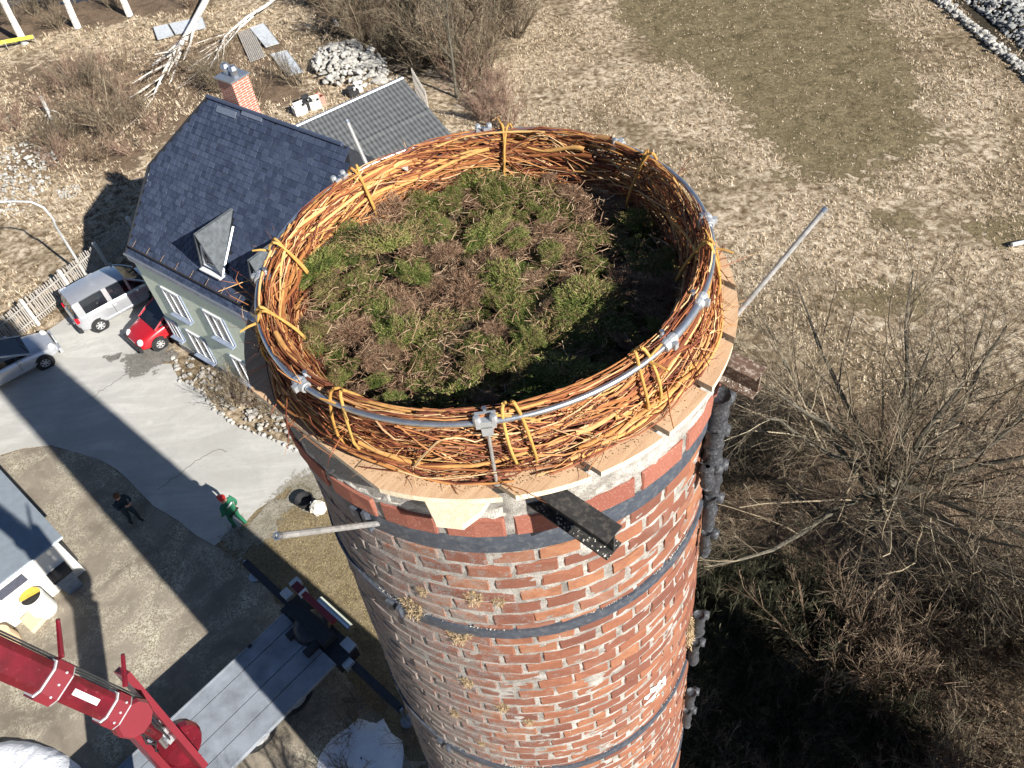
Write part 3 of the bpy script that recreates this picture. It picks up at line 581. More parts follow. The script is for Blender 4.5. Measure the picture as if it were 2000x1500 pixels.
# slim trees by the shed
def slim_tree(name, px, py, h, lean, label, cat, mt='bark', rb=.09, fork=2, group=None):
    b = G(px, py); e = empty(name, b, label, cat, group); pts = [b+np.array([lean[0]*t+rng.normal(0, .05), lean[1]*t+rng.normal(0, .05), h*t]) for t in np.linspace(0, 1, 7)]
    tr = line(pts, np.linspace(rb, rb*.3, 7), 10); l1 = branch_out(*tr, 14, .35, .6, 6, .3, 1., up=.3, rr=.5); l2 = branch_out(*l1, 6, .45, .6, 5, .2, 1., rr=.6); l3 = branch_out(*l2, 4, .45, .7, 4, .2, 1.)
    for l in (l2, l3): np.maximum(l[1], .007, out=l[1])
    obj('trunk', mesh_of('trunk', [tr, l1], M[mt], (8, 5)), e, world=True); obj('crown', mesh_of('crown', [l2, l3], M['twiggrey'], (3, 3)), e, world=True)
slim_tree('slim_tree', 893, 190, 7.5, (.2,.3), 'slim pale tree standing highest on the right side of the thicket behind the shed', 'tree')
slim_tree('slim_tree', 870, 105, 7.0, (-.6,.4), 'second slim grey tree in the thicket, left of the pale one', 'tree')
slim_tree('slim_tree', 800, 60, 7.0, (.6,.2), 'slim tree rising out of the middle of the thicket', 'tree', rb=.08)
# birches by the creek
for (px, py), ln, lb in (((47,86), (.3,.5), 'white birch trunk on the creek bank next to the yellow tape, leftmost of three'), ((153,54), (.4,.8), 'white birch trunk in the middle of the three on the creek bank'), ((254,31), (-.2,.5), 'white birch trunk, right one of the three on the creek bank')):
    slim_tree('birch_tree', px, py, 9., ln, lb, 'tree', 'birch', .26)
# birches lying on the slope
def fallen(path, zs, rs, label):
    pts = [G(*p, z) for p, z in zip(path, zs)]; e = empty('fallen_birch', pts[0]*[1, 1, 0], label, 'tree'); tr = line(pts, rs, 14)
    l1 = branch_out(*tr, 13, .38, .42, 7, .35, 1., rr=.55, jit=.06); l2 = branch_out(*l1, 8, .45, .5, 5, .2, 1., rr=.6); l3 = branch_out(*l2, 6, .45, .6, 4, .2, 1.)
    for l in (l1, l2, l3): l[0][..., 2] = np.clip(l[0][..., 2]*.45+.12, .04, 3)
    for l in (l2, l3): np.maximum(l[1], .006, out=l[1])
    obj('trunk', mesh_of('trunk', [tr, l1], M['birch'], (8, 5)), e, world=True); obj('crown', mesh_of('crown', [l2, l3], M['twigbrown'], (3, 3)), e, world=True)
fallen([(430,-60),(400,5),(375,50),(352,88),(325,130),(300,185)], [.9,.9,.8,.8,.6,.4], [.24,.22,.19,.16,.10,.03], 'felled white birch lying across the grey panels, crown towards the house')
fallen([(600,-60),(525,8),(480,35),(440,70),(425,105),(405,140)], [.5,.5,.5,.5,.4,.3], [.13,.11,.09,.07,.05,.02], 'smaller felled birch lying right of the big one')
fallen([(80,190),(92,215),(100,235)], [.6,.5,.4], [.12,.10,.05], 'broken birch stem lying among the reddish shrubs')

# ================================================================== GREY PANELS, BITS ON THE SLOPE
def panel(label, q, z=.18, th=.04, mat='sheetgrey', group='grey panels lying on the slope'):
    P = [G(*p, z) for p in q]; c = np.mean(P, 0); mb = MB(); mb.slab(P if np.cross(P[1]-P[0], P[2]-P[0])[2] > 0 else P[::-1], th)
    e = empty('grey_panel', c, label, 'panel', group); mb.build('sheet', M[mat], e)
    f = MB(); mb2 = P+[P[0]]
    for a, b in zip(mb2[:-1], mb2[1:]): f.tube([a, b], .022, 4)
    f.build('rim', M['rod'], e)
panel('left grey panel of the pair under the felled birch', [(299,53),(327,47),(340,69),(308,77)])
panel('longer grey panel right beside the first, half under the felled birch', [(330,46),(395,33),(402,54),(343,67)])
panel('pale grey panel above the slatted pallet', [(488,55),(515,45),(545,84),(519,92)])
panel('speckled grey panel with twigs on it, nearest the stone heap', [(528,106),(560,98),(593,140),(562,148)])
e = empty('slatted_pallet', G(495,90), 'weathered slatted pallet lying between the grey panels', 'pallet')
A, B, D = G(470,62,.15), G(486,56,.15), G(512,112,.15)
for k in range(9):
    p = A+(B-A)*(-.3+k/8*1.6); q = p+(D-B); mb = MB(); d = (q-p)/np.linalg.norm(q-p); n = np.array([-d[1], d[0], 0])*.045; mb.slab([p-n, q-n, q+n, p+n], .03); mb.build('slat', M['picket'], e)
e = empty('concrete_ring', G(664,46), 'weathered concrete pipe ring lying in the dark brush at the top', 'pipe ring'); mb = MB(); mb.lathe(G(664,46), [(.28,0),(.42,0),(.42,.5),(.28,.5),(.28,0)], 18); mb.build('ring_wall', M['post'], e)
e = empty('barrier_board', G(35,94), 'yellow barrier board on the creek bank at the left edge', 'barrier')
mb = MB(); a, b = G(-40,108), G(74,87); mb.slab([a+[0,0,.7], b+[0,0,.7], b+[0,.05,.45], a+[0,.05,.45]], .03); mb.build('board', M['barrier'], e)
for p in (a, (a+b)/2, b): mb = MB(); mb.tube([p, p+[0, 0, .7]], .03, 6); mb.build('leg', M['picket'], e)
e = empty('white_pipe', G(1990,475), 'short white pipe end lying in the meadow at the right edge', 'pipe'); mb = MB(); mb.tube([G(1976,478,.15), G(2012,470,.15)], .09, 8); mb.build('pipe_body', M['whiteframe'], e)
# junk beside the shed
random.seed(9)
for q, s, mt, nm, lb in (((588,222),(.7,.5,.5),'whitewall','junk_box','open whitish box in the junk row, nearest the house roof'), ((603,212),(.5,.6,.6),'binblack','junk_box','black crate between the whitish boxes behind the shed'), ((617,210),(.6,.5,.5),'whitewall','junk_box','tilted whitish box in the middle of the junk row'), ((628,203),(.35,.4,.5),'housebrick','junk_box','rust coloured box behind the whitish one at the shed'), ((700,178),(.5,.4,.4),'whitewall','junk_box','pale box on top of the junk row near the shed ridge'), ((690,186),(.6,.5,.35),'binblack','junk_box','black tub right at the shed ridge')):
    c = G(*q); e = empty(nm, c, lb, 'box', rz=random.uniform(.2, .9)); mb = MB(); x, y, z = s; t = .05
    for cc, ss in (((0,0,t/2),(x,y,t)), ((-x/2,0,z/2),(t,y,z)), ((x/2,0,z/2),(t,y,z)), ((0,-y/2,z/2),(x-t,t,z)), ((0,y/2,z/2),(x-t,t,z))): mb.box(cc, ss)
    obj('box_shell', mb.mesh('box_shell', M[mt]), e); mb = MB(); mb.box((x*.1, y*.35, z+.05), (x*.9, y*.5, .03), M=Matrix.Rotation(.5, 3, 'X')); obj('lid', mb.mesh('lid', M[mt]), e)

# ================================================================== GREEN HOUSE
_ha = rad(-41.3); e1 = np.array([math.cos(_ha), math.sin(_ha), 0]); e2 = np.array([-math.sin(_ha), math.cos(_ha), 0]); UP = np.array([0, 0, 1.])
E = np.array([-13.72, 21.81, 5.0]); HA = (E+e1*.12+e2*.13)*[1, 1, 0]; HL = 11.0; RD = 4.5; RZ = 4.7; HW = 2*RD-.26
house = empty('green_house', HA, 'pale green rendered house with a dark slate half-hipped roof and two dormers', 'house')
def HP(s, h, d=0.): return HA+e1*s+e2*d+UP*h     # point on the front wall
Hm = np.column_stack([e1, e2, UP])
wl = MB(); L2 = HL-.24
P0 = [(0,0),(L2,0),(L2,HW),(0,HW)]
wl.quad(HP(0,0),HP(L2,0),HP(L2,5.1),HP(0,5.1)); wl.quad(HP(L2,0,HW),HP(0,0,HW),HP(0,5.1,HW),HP(L2,5.1,HW))
wl.build('wall', M['plaster'], house)
gb = MB()
for s, sg in ((0, 1), (L2, -1)):
    P = [HP(s,0,0), HP(s,0,HW), HP(s,5.1,HW), HP(s,7.35,HW-2.1), HP(s,7.35,2.1), HP(s,5.1,0)]; gb.slab(P if sg < 0 else P[::-1], .0001)
gb.build('gable_wall', M['plaster'], house)
pl = MB(); pl.box(HA+e1*(L2/2)-e2*.02+UP*.17, (L2+.02, .06, .34), M=Hm); pl.build('plinth', M['stonegrey'], house)
roofn = np.cross(e1, e2*RD+UP*RZ); roofn /= np.linalg.norm(roofn)
roof = MB(); Rp = lambda s, d: E+e1*s+e2*d+UP*(d*RZ/RD)      # point on the front roof plane
hipd, hips = 2.4, 2.1
front = [Rp(0,0), Rp(HL,0), Rp(HL,hipd), Rp(HL-hips,RD), Rp(hips,RD), Rp(0,hipd)]
mir = lambda p: p+e2*(2*((E+e2*RD-p)@e2))
roof.slab(front, .12, roofn); roof.slab([mir(p) for p in front][::-1], .12)
for a, b, c in ((Rp(0,hipd), Rp(hips,RD), mir(Rp(0,hipd))), (mir(Rp(HL,hipd)), Rp(HL-hips,RD), Rp(HL,hipd))): roof.slab([c, b, a] if np.cross(b-c, a-c)[2] > 0 else [a, b, c], .1)
ro = roof.build('roof', M['slate_under'], house)
# slates, one by one on the front
sm = []
for k in range(4):
    r = np.random.default_rng(k); mb = MB(); x, y = .115, .15
    v = np.array([(-x,-y,.020),(x,-y,.018+r.uniform(0,.012)),(x,y,.005),(-x,y,.005),(-x,-y,.004),(x,-y,.004),(x,y,.0),(-x,y,.0)])+r.normal(0, .004, (8, 3)); mb.add(v, [(0,1,2,3),(0,4,5,1),(1,5,6,2),(3,7,4,0)]); sm.append(mb.mesh('slate', M['slate']))
up2 = (e2*RD+UP*RZ); RL = np.linalg.norm(up2); up2 = up2/RL; Rm = Matrix(np.column_stack([e1, up2, roofn]).tolist()).to_4x4()
slots = []
row = 0; y = .15
while y < RL-.1:
    d = y/RL*RD; s0 = max(0, (d-hipd)/(RD-hipd)*hips); n = int((HL-2*s0)/.245)
    for k in range(n):
        s = s0+.13+k*.245+(row % 2)*.12
        if s > HL-s0-.1: continue
        slots.append((s, y))
    y += .215; row += 1
dorm = [(4.25,5.35),(6.95,8.05)]
def in_dormer(s, y):
    d = y/RL*RD
    for a, b in dorm:
        if .72 < d < 2.25 and a-.1 < s < b+.1 and abs(s-(a+b)/2) < .62*(1-(d-.75)/1.45)+.12: return True
    return False
slots = [q for q in slots if not in_dormer(*q)]
near = sorted(slots, key=lambda q: np.linalg.norm(Rp(q[0], q[1]/RL*RD)-CAM)+(6 if q[0] > 8.2 else 0))
near = near[:300]; rest = [q for q in slots if q not in set(near)]
inv = Matrix.Translation(-V(HA))
for q in near:
    o = bpy.data.objects.new('slate', random.choice(sm)); link(o); o.parent = ro; pos = V(Rp(q[0], q[1]/RL*RD)+roofn*.003+rng.normal(0, .003, 3))
    o.matrix_basis = Matrix.Translation(pos) @ Rm @ Matrix.Rotation(random.gauss(0, .012), 4, 'Z')      # the roof mesh already sits at the world origin
st = MB(); base = np.array([v.co[:] for v in sm[0].vertices]); bf = np.array([p.vertices[:] for p in sm[0].polygons]); R3 = np.array(Rm)[:3, :3]
for q in rest: st.add(base @ R3.T+Rp(q[0], q[1]/RL*RD)+roofn*.003+rng.normal(0, .003, 3), bf, random.random())
o = obj('slate_field', st.mesh('slate_field', M['slate'], tone=True), ro); tag(o, kind='stuff')
rg = MB()
for k in range(int((HL-2*hips)/.33)): a = Rp(hips+k*.33, RD)+UP*.03; rg.tube([a, a+e1*.31], .07, 6)
rg.build('ridge_cap', M['slate'], house)
vg = MB(); vg.tube([Rp(0,0)+roofn*.03, Rp(0,hipd)+roofn*.03, Rp(hips,RD)+roofn*.03], .035, 6); vg.build('verge_trim', M['slate_under'], house)
gt = MB(); gt.tube([Rp(-.05,.02)+UP*.05, Rp(HL,.02)+UP*.05], .05, 8); gt.build('gutter', M['tin'], house)
gt = MB(); gt.tube([Rp(.15,.30)+roofn*.12, Rp(HL-.1,.30)+roofn*.12], .03, 6); sr = gt.build('snow_rail', M['copper'], house)
for k in range(13): mb = MB(); mb.tube([Rp(.4+k*.85,.30)+roofn*.12, Rp(.4+k*.85,.50)+roofn*.03], .014, 4); mb.build('bracket', M['beam_brown'], sr)
fb = MB(); fb.box(E+e1*HL/2+e2*.05-UP*.10, (HL, .05, .20), M=Hm); fb.build('fascia', M['whiteframe'], house)
dp = MB(); dp.tube([HP(L2-.3,4.9,-.08), HP(L2-.3,.1,-.08)], .05, 8); dp.build('downpipe', M['whiteframe'], house)
# windows
def window(s, h, ww, hh, ladder=True):
    f = MB(); t = .09
    for cs, ch, a, b in ((s, h+hh/2, ww, t), (s, h-hh/2, ww, t), (s-ww/2+t/2, h, t, hh-t), (s+ww/2-t/2, h, t, hh-t), (s, h, .05, hh-t)): f.box(HP(cs, ch, -.035), (a, .07, b), M=Hm)
    fo = f.build('window', M['whiteframe'], house)
    p = MB(); p.box(HP(s, h, -.01), (ww-.1, .02, hh-.1), M=Hm); p.build('pane', M['glass'], fo)
    q = MB(); q.box(HP(s, h-hh/2-.07, -.10), (ww+.16, .22, .05), M=Hm); q.build('sill', M['sill'], fo)
    [MB().box(HP(s+q_*(ww/2+.06), h, -.02), (.10, .045, hh+.1), M=Hm).build('surround', M['sill'], fo) for q_ in (-1, 1)]
for s in (1.75, 4.25, 6.75, 9.1): window(s, 3.35, 1.05, 1.25)
for s in (.35,): window(s, 1.35, .6, .9)
for s in (1.9, 4.6, 7.2): window(s, 1.15, 1.05, 1.25)
# dormers
for (a, b) in dorm:
    mid = (a+b)/2; zt = 2.38; fl = Rp(a,.75)+roofn*.02; fr = Rp(b,.75)+roofn*.02; pk = Rp(mid,.75); pk = np.array([pk[0], pk[1], 7.36]); bk = Rp(mid, 2.26)
    dm = empty('dormer', (0, 0, 0)); dm.parent = house; dm.location = -house.location
    d1 = MB(); d1.slab([fl-e2*.12, pk-e2*.12+UP*.03, bk+UP*.03], .05) if False else d1.slab([bk+UP*.03, pk-e2*.14+UP*.03, fl-e2*.14], .05); d1.slab([fr-e2*.14, pk-e2*.14+UP*.03, bk+UP*.03], .05); d1.build('dormer_roof', M['dormer'], dm)
    d2 = MB(); d2.slab([fl, fr, pk], .06); d2.build('dormer_front', M['slate'], dm)
    fb2 = fl*.80+pk*.10+fr*.10-e2*.05; fr2 = fr*.80+pk*.10+fl*.10-e2*.05; pk2 = pk*.72+(fl+fr)*.14-e2*.05
    wf = MB()
    for p, q in ((fb2, fr2), (fb2, pk2), (fr2, pk2)): wf.tube([p, q], .06, 4)
    wf.build('window_frame', M['whiteframe'], dm); wp = MB(); wp.slab([fb2, fr2, pk2], .02); wp.build('pane', M['glass'], dm)
    ws = MB(); ws.slab([fl-e2*.25, fr-e2*.25, fr, fl], .05, UP); ws.build('sill', M['whiteframe'], dm)
    rc = MB(); rc.tube([fr-e2*.1+roofn*.03, Rp(mid+.3,1.9)+roofn*.05], .05, 5); rc.build('flashing', M['tin'], dm)
# brick chimney on the roof
ch = MB(); cc = E+e1*3.25+e2*5.0; ch.box((cc[0], cc[1], 9.55), (.78, .72, 1.9), M=Hm); co = ch.build('roof_chimney', M['housebrick'], house)
ch = MB(); ch.box((cc[0], cc[1], 10.52), (.88, .83, .06), M=Hm); ch.build('cap', M['tin'], co)
for k in (-.2, .2): ch = MB(); p = cc+e1*k; ch.lathe((p[0], p[1], 10.55), [(.13,0),(.13,.2),(.17,.23),(.10,.35),(.001,.38)], 12); ch.build('cowl', M['chrome'], co)
fl_ = MB(); fl_.slab([Rp(2.75,4.25)+roofn*.05, Rp(3.75,4.25)+roofn*.05, Rp(3.75,4.40)+roofn*.05, Rp(2.75,4.40)+roofn*.05], .03); fl_.slab([Rp(4.0,4.38)+roofn*.05, Rp(5.0,4.38)+roofn*.05, Rp(5.0,4.5)+roofn*.05, Rp(4.0,4.5)+roofn*.05], .03); fl_.build('sheet_flashing', M['tin'], house)

# ================================================================== SHED
S0 = G(573,250,2.6); S1 = G(787,153,3.0); S2 = G(885,265,2.6); sa = (S1-S0)*[1, 1, 0]; la = np.linalg.norm(sa)
sa = sa/la; sb = np.array([sa[1], -sa[0], 0]); SC = S0+sb*8.2
shed = empty('shed', S0*[1, 1, 0], 'shed with a ribbed grey sheet roof between the slate roof and the meadow', 'shed')
S3 = S1+sb*(S2-S1)@np.ones(3)*0+(S2-S1); nu, nv = 260, 24
T, U = np.meshgrid(np.linspace(0, 1, nu), np.linspace(0, 1, nv)); A_, B_, C_, D_ = S0, S1, S2, S0+(S2-S1)
P = A_+(B_-A_)*T[..., None]+(D_-A_)*U[..., None]; P[..., 2] += .022*np.sin(T*la/.22*2*np.pi)+.03*((U*23) % 1.0); 
P[..., 2] += .02*(np.arange(nv) % 2)[:, None]
I = np.arange(nu*nv).reshape(nv, nu); f = np.stack([I[:-1, :-1], I[1:, :-1], I[1:, 1:], I[:-1, 1:]], -1).reshape(-1, 4)
obj('roof_sheet', npmesh('roof_sheet', P.reshape(-1, 3), f, M['shed']), shed, world=True)
mb = MB(); mb.tube([A_+UP*.03, B_+UP*.03], .09, 8); mb.build('ridge_cap', M['tin'], shed)
mb = MB(); q0, q1, q2, q3 = [p*[1, 1, 0] for p in (A_+sa*.3, B_-sa*.3, C_-sa*.3, D_+sa*.3)]
for a, b, za, zb in ((q0, q1, A_[2], B_[2]), (q1, q2, B_[2], C_[2]), (q2, q3, C_[2], D_[2]), (q3, q0, D_[2], A_[2])): mb.quad(a, b, b+UP*(zb-.08), a+UP*(za-.08))
mb.build('wall', M['gable'], shed)
e = empty('slatted_fence', G(830,195), 'short grey slatted fence standing at the right corner of the shed', 'fence')
A, B = G(812,178), G(838,222)
for k in range(12): p = A+(B-A)*k/11; mb = MB(); mb.box(p+UP*.7, (.09, .03, 1.4), rz=1.0); mb.build('slat', M['picket'], e)
for z in (.35, 1.05): mb = MB(); mb.tube([A+UP*z, B+UP*z], .035, 4); mb.build('rail', M['picket'], e)

# ================================================================== FENCE, LAMP
FD = np.array([math.cos(rad(57.3)), math.sin(rad(57.3)), 0]); FP = np.array([-20.6, 24.5, 0]); FN = np.array([-FD[1], FD[0], 0])
fence = empty('picket_fence', FP, 'long weathered picket fence with concrete posts running behind the parked cars', 'fence')
pk = MB(); pk.box((0, 0, .72), (.05, .025, 1.30)); pkm = pk.mesh('picket', M['picket']); ps = MB(); ps.box((0, 0, .75), (.14, .14, 1.5)); psm = ps.mesh('post', M['post'])
fr_ = math.atan2(FD[1], FD[0])
for k in range(-74, 114):
    o = bpy.data.objects.new('picket', pkm); link(o); o.parent = fence; o.location = V(FD*k*.105+FN*.08); o.rotation_euler = (random.gauss(0, .02), random.gauss(0, .015), fr_); o.scale = (1, 1, random.uniform(.96, 1.03))
for k in range(-3, 6): o = bpy.data.objects.new('post', psm); link(o); o.parent = fence; o.location = V(FD*(k*2.1+.1)); o.rotation_euler = (0, 0, fr_)
for z in (.35, 1.12):
    mb = MB(); mb.box(FP+FD*2.1+FN*.03+UP*z, (19.9, .04, .06), rz=fr_); mb.build('rail', M['picket'], fence)
LP = G(176,548); lamp = empty('street_lamp', LP, 'pale street lamp with a long curved arm behind the picket fence', 'street lamp')
q4 = G(118,455,3.1); pts = [LP, LP+UP*1.6, LP+UP*3.2, G(104,428,3.9), G(85,405,4.4), G(60,394,4.75), G(25,393,4.95), G(-40,398,5.0)]
mb = MB(); mb.tube(pts, [.065, .06, .055, .05, .045, .045, .04, .04], 8); mb.build('pole', M['lampmetal'], lamp, smooth=True)
mb = MB(); p = G(-60,400,5.0); mb.lathe(p-[.0, 0, .1], [(.02,.14),(.16,.1),(.2,0),(.15,-.06),(.001,-.06)], 12); mb.build('lamp_head', M['whiteframe'], lamp)

# ================================================================== VEHICLES
def car(name, label, loc, heading, Lc, Wc, stations, roofst, mats, van=False, wheel=.31, wb=(.80, .78), tow=False, lamps_front=True):
    """local axes: x forward, y left; stations: (x, half width, z low, z shoulder, half width at shoulder)"""
    e = empty(name, loc, label, 'car', rz=heading)
    def loft(rings, close=True):
        n = len(rings[0]); v = np.concatenate(rings); f = [(j*n+i, j*n+(i+1) % n, (j+1)*n+(i+1) % n, (j+1)*n+i) for j in range(len(rings)-1) for i in range(n)]
        k = len(rings); caps = []
        c = np.array([rings[0].mean(0), rings[-1].mean(0)]); v = np.concatenate([v, c]); b = k*n
        caps = [(b, (i+1) % n, i) for i in range(n)]+[(b+1, (k-1)*n+i, (k-1)*n+(i+1) % n) for i in range(n)]
        return v, [np.array(f), np.array(caps)]
    rings = []
    for x, hw, zl, zs, hs in stations:
        zm = zl+(zs-zl)*.55
        rings.append(np.array([(x, -hw*.94, zl), (x, -hw, zl+.12), (x, -hw, zm), (x, -hs, zs-.05), (x, -hs*.9, zs), (x, -hs*.45, zs+.025), (x, hs*.45, zs+.025), (x, hs*.9, zs), (x, hs, zs-.05), (x, hw, zm), (x, hw, zl+.12), (x, hw*.94, zl)]))
    v, f = loft(rings); me = npmesh('body', v, f, mats['paint'], smooth=True); o = obj('body', me, e)
    es = o.modifiers.new('edges', 'SUBSURF'); es.levels = 1; es.render_levels = 1
    # greenhouse: glass loft with painted roof and pillars on top
    rg = []
    for x, hb, ht, zb, zt in roofst: rg.append(np.array([(x, -hb, zb), (x, -(hb+ht)/2-.01, (zb+zt)/2), (x, -ht, zt-.03), (x, ht, zt-.03), (x, (hb+ht)/2+.01, (zb+zt)/2), (x, hb, zb)]))
    v, f = loft(rg); obj('glasshouse', npmesh('glasshouse', v, f, M['carglass'], smooth=False), e)
    rr = [r for r in roofst if r[4] > max(q[4] for q in roofst)-.12]; X, Y = [], []
    rv = []
    for x, hb, ht, zb, zt in rr: rv.append([(x, -ht-.015, zt-.04), (x, -ht*.85, zt+.005), (x, 0, zt+.03), (x, ht*.85, zt+.005), (x, ht+.015, zt-.04)])
    rv = np.array(rv); k = len(rv); fm = [(j*5+i, (j+1)*5+i, (j+1)*5+i+1, j*5+i+1) for j in range(k-1) for i in range(4)]
    obj('roof', npmesh('roof', rv.reshape(-1, 3), np.array(fm), mats['paint'], smooth=True), e)
    pil = []
    for (i, j) in mats['pillars']:
        (x0, hb0, ht0, zb0, zt0), (x1, hb1, ht1, zb1, zt1) = roofst[i], roofst[j]
        for s in (-1, 1): pil.append(MB().tube([(x0, s*(hb0+.015), zb0), ((x0+x1)/2, s*((hb0+ht1)/2+.03), (zb0+zt1)/2), (x1, s*(ht1+.012), zt1-.04)], .045, 5))
    if mats.get('panel'):
        for x0, x1 in mats['panel']:
            for s in (-1, 1):
                hb, ht, zb, zt = roofst[2][1], roofst[2][2], roofst[2][3], roofst[2][4]
                pil.append(MB().slab([(x0, s*(hb+.02), zb), (x1, s*(hb+.02), zb), (x1, s*(ht+.02), zt-.03), (x0, s*(ht+.02), zt-.03)], .03, (0, s, 0)))
    for q_ in pil: obj('pillar', q_.mesh('pillar', mats['paint']), e)
    for sx, xx in ((1, Lc/2-wb[0]), (-1, -Lc/2+wb[1])):
        for s in (-1, 1):
            t = MB(); c = (xx, s*(Wc/2-.09), wheel); t.lathe(c, [(wheel*.62,-.1),(wheel*.95,-.1),(wheel,-.06),(wheel,.06),(wheel*.95,.1),(wheel*.62,.1)], 20, (0, s, 0)); wo = obj('wheel', t.mesh('wheel', M['tyre'], True), e)
            t = MB(); t.lathe(c, [(wheel*.64,.09),(wheel*.6,.10),(wheel*.55,.06),(wheel*.2,.06),(wheel*.16,.095),(.001,.095)], 20, (0, s, 0)); ri = obj('rim', t.mesh('rim', M['rim']), wo)
            t = MB()
            for k in range(7):
                a = k*2*math.pi/7; cx = c[0]+math.cos(a)*wheel*.38; cz = c[2]+math.sin(a)*wheel*.38; t.box((cx, c[1]+s*.075, cz), (wheel*.42, .03, .045), M=Matrix.Rotation(-a, 3, 'Y'))
            obj('spokes', t.mesh('spokes', M['rim']), wo)
            t = MB(); t.lathe((xx, s*(Wc/2-.06), wheel), [(wheel+.07,-.05),(wheel+.07,.045),(.001,.045)], 20, (0, s, 0)); obj('wheel_arch', t.mesh('wheel_arch', M['plasticblack']), e)
    fx, fh, fz = mats['front']
    for s in (-1, 1):
        t = MB(); t.lathe((fx-.14, s*(fh-.16), fz), [(.001,.07),(.11,.05),(.15,0),(.14,-.08)], 12, (.75, s*.35, .55)); obj('headlight', t.mesh('headlight', M['lampglass'], True), e)
        bx, bh, bz = mats['back']; t = MB(); t.box((bx+.05, s*(bh-.06), bz), (.14, .10, .26)); obj('tail_light', t.mesh('tail_light', M['tailred']), e)
        mx = mats['mirror']; t = MB(); t.lathe((mx[0], s*mx[1], mx[2]), [(.001,.09),(.09,.05),(.11,0),(.07,-.06),(.001,-.07)], 10, (1, 0, .2)); obj('mirror', t.mesh('mirror', mats['paint'], True), e)
    t = MB(); t.box((stations[-1][0]-.03, 0, .42), (.12, Wc*.86, .26)); t.box((stations[0][0]+.03, 0, .42), (.12, Wc*.86, .24)); obj('bumper', t.mesh('bumper', mats.get('bumper', M['plasticblack'])), e)
    t = MB()
    for s in (-1, 1): t = MB(); t.box((0, s*(Wc/2+.003), .42), (Lc*.42, .02, .07)); obj('side_trim', t.mesh('side_trim', mats['paint']), e)
    for s in (-1, 1):
        for xx in mats.get('seams', (-.45, .55)):
            t = MB(); t.box((xx, s*(Wc/2+.001), .66), (.014, .012, .58)); obj('door_seam', t.mesh('door_seam', M['plasticblack']), e)
            t = MB(); t.box((xx-.13 if xx < 0 else xx-.92, s*(Wc/2+.012), .86), (.16, .03, .03)); obj('door_handle', t.mesh('door_handle', mats['paint']), e)
    t = MB(); t.box((fx+.02, 0, fz-.08), (.04, fh*1.1, .10)); obj('grille', t.mesh('grille', M['plasticblack']), e)
    t = MB(); t.tube([(roofst[-1][0]-.02, -.45, roofst[-1][4]+.02), (roofst[-1][0]-.15, .1, roofst[-1][4]+.09)], .012, 4); t.tube([(roofst[-1][0]-.02, .1, roofst[-1][4]+.02), (roofst[-1][0]-.15, .6, roofst[-1][4]+.09)], .012, 4); obj('wipers', t.mesh('wipers', M['plasticblack']), e)
    t = MB(); t.box((stations[-1][0]-.01, 0, .55), (.05, .5, .11)); t.box((stations[0][0]-.01, 0, .6), (.05, .5, .11)); obj('number_plate', t.mesh('number_plate', M['whiteframe']), e)
    if tow: t = MB(); t.tube([(-Lc/2+.1, .1, .38), (-Lc/2-.12, .1, .38), (-Lc/2-.14, .1, .46)], .02, 6); obj('tow_hook', t.mesh('tow_hook', M['plasticblack']), e)
    return e
def place(contact, heading, lx, ly):
    """put the car so its wheel at local (lx, ly) stands on the given ground point"""
    c, s = math.cos(heading), math.sin(heading); return (contact[0]-(lx*c-ly*s), contact[1]-(lx*s+ly*c), .02)
# high-roofed silver car
Lc, Wc = 4.2, 1.78; h = rad(37)
car('parked_car', 'silver high-roofed estate car parked nose-in between picket fence and house', place(G(203,644), h, -Lc/2+.80, -.80), h, Lc, Wc,
    [(-2.1,.72,.32,.95,.66),(-1.95,.86,.24,1.10,.80),(-1.0,.89,.22,1.13,.84),(.2,.89,.22,1.12,.84),(1.0,.89,.22,1.08,.82),(1.6,.86,.24,.98,.76),(1.95,.78,.28,.84,.66),(2.1,.62,.34,.66,.52)],
    [(-2.0,.78,.66,1.06,1.20),(-1.85,.79,.70,1.08,1.74),(-.9,.80,.71,1.10,1.79),(.2,.80,.71,1.10,1.77),(.55,.79,.68,1.10,1.68),(1.25,.74,.66,1.06,1.10)],
    dict(paint=M['silver'], pillars=[(1,1),(5,4)], panel=[(-1.84,-1.55),(-.55,-.35),(.45,.55)], front=(2.05,.72,.78), back=(-2.05,.80,.95), mirror=(.75,1.0,1.1)), tow=True)
# red car
Lc, Wc = 3.9, 1.66; h = rad(221)
car('parked_car', 'dark red small car with its bonnet in the sun, squeezed against the house gable', place(G(317,681), h, Lc/2-.78, .74), h, Lc, Wc,
    [(-1.95,.66,.32,.85,.58),(-1.8,.80,.24,.95,.74),(-.8,.83,.22,.98,.78),(.4,.83,.22,.96,.78),(1.0,.82,.22,.90,.75),(1.5,.79,.24,.80,.70),(1.82,.72,.28,.68,.60),(1.95,.58,.32,.54,.48)],
    [(-1.75,.74,.60,.94,1.0),(-1.4,.74,.62,.95,1.40),(-.6,.75,.62,.96,1.47),(.1,.74,.61,.96,1.44),(1.05,.68,.60,.92,.96)],
    dict(paint=M['carred'], pillars=[(0,1),(4,3)], panel=[(-.55,-.42)], front=(1.93,.68,.66), back=(-1.88,.74,.8), mirror=(.55,.9,.98)), wheel=.30)
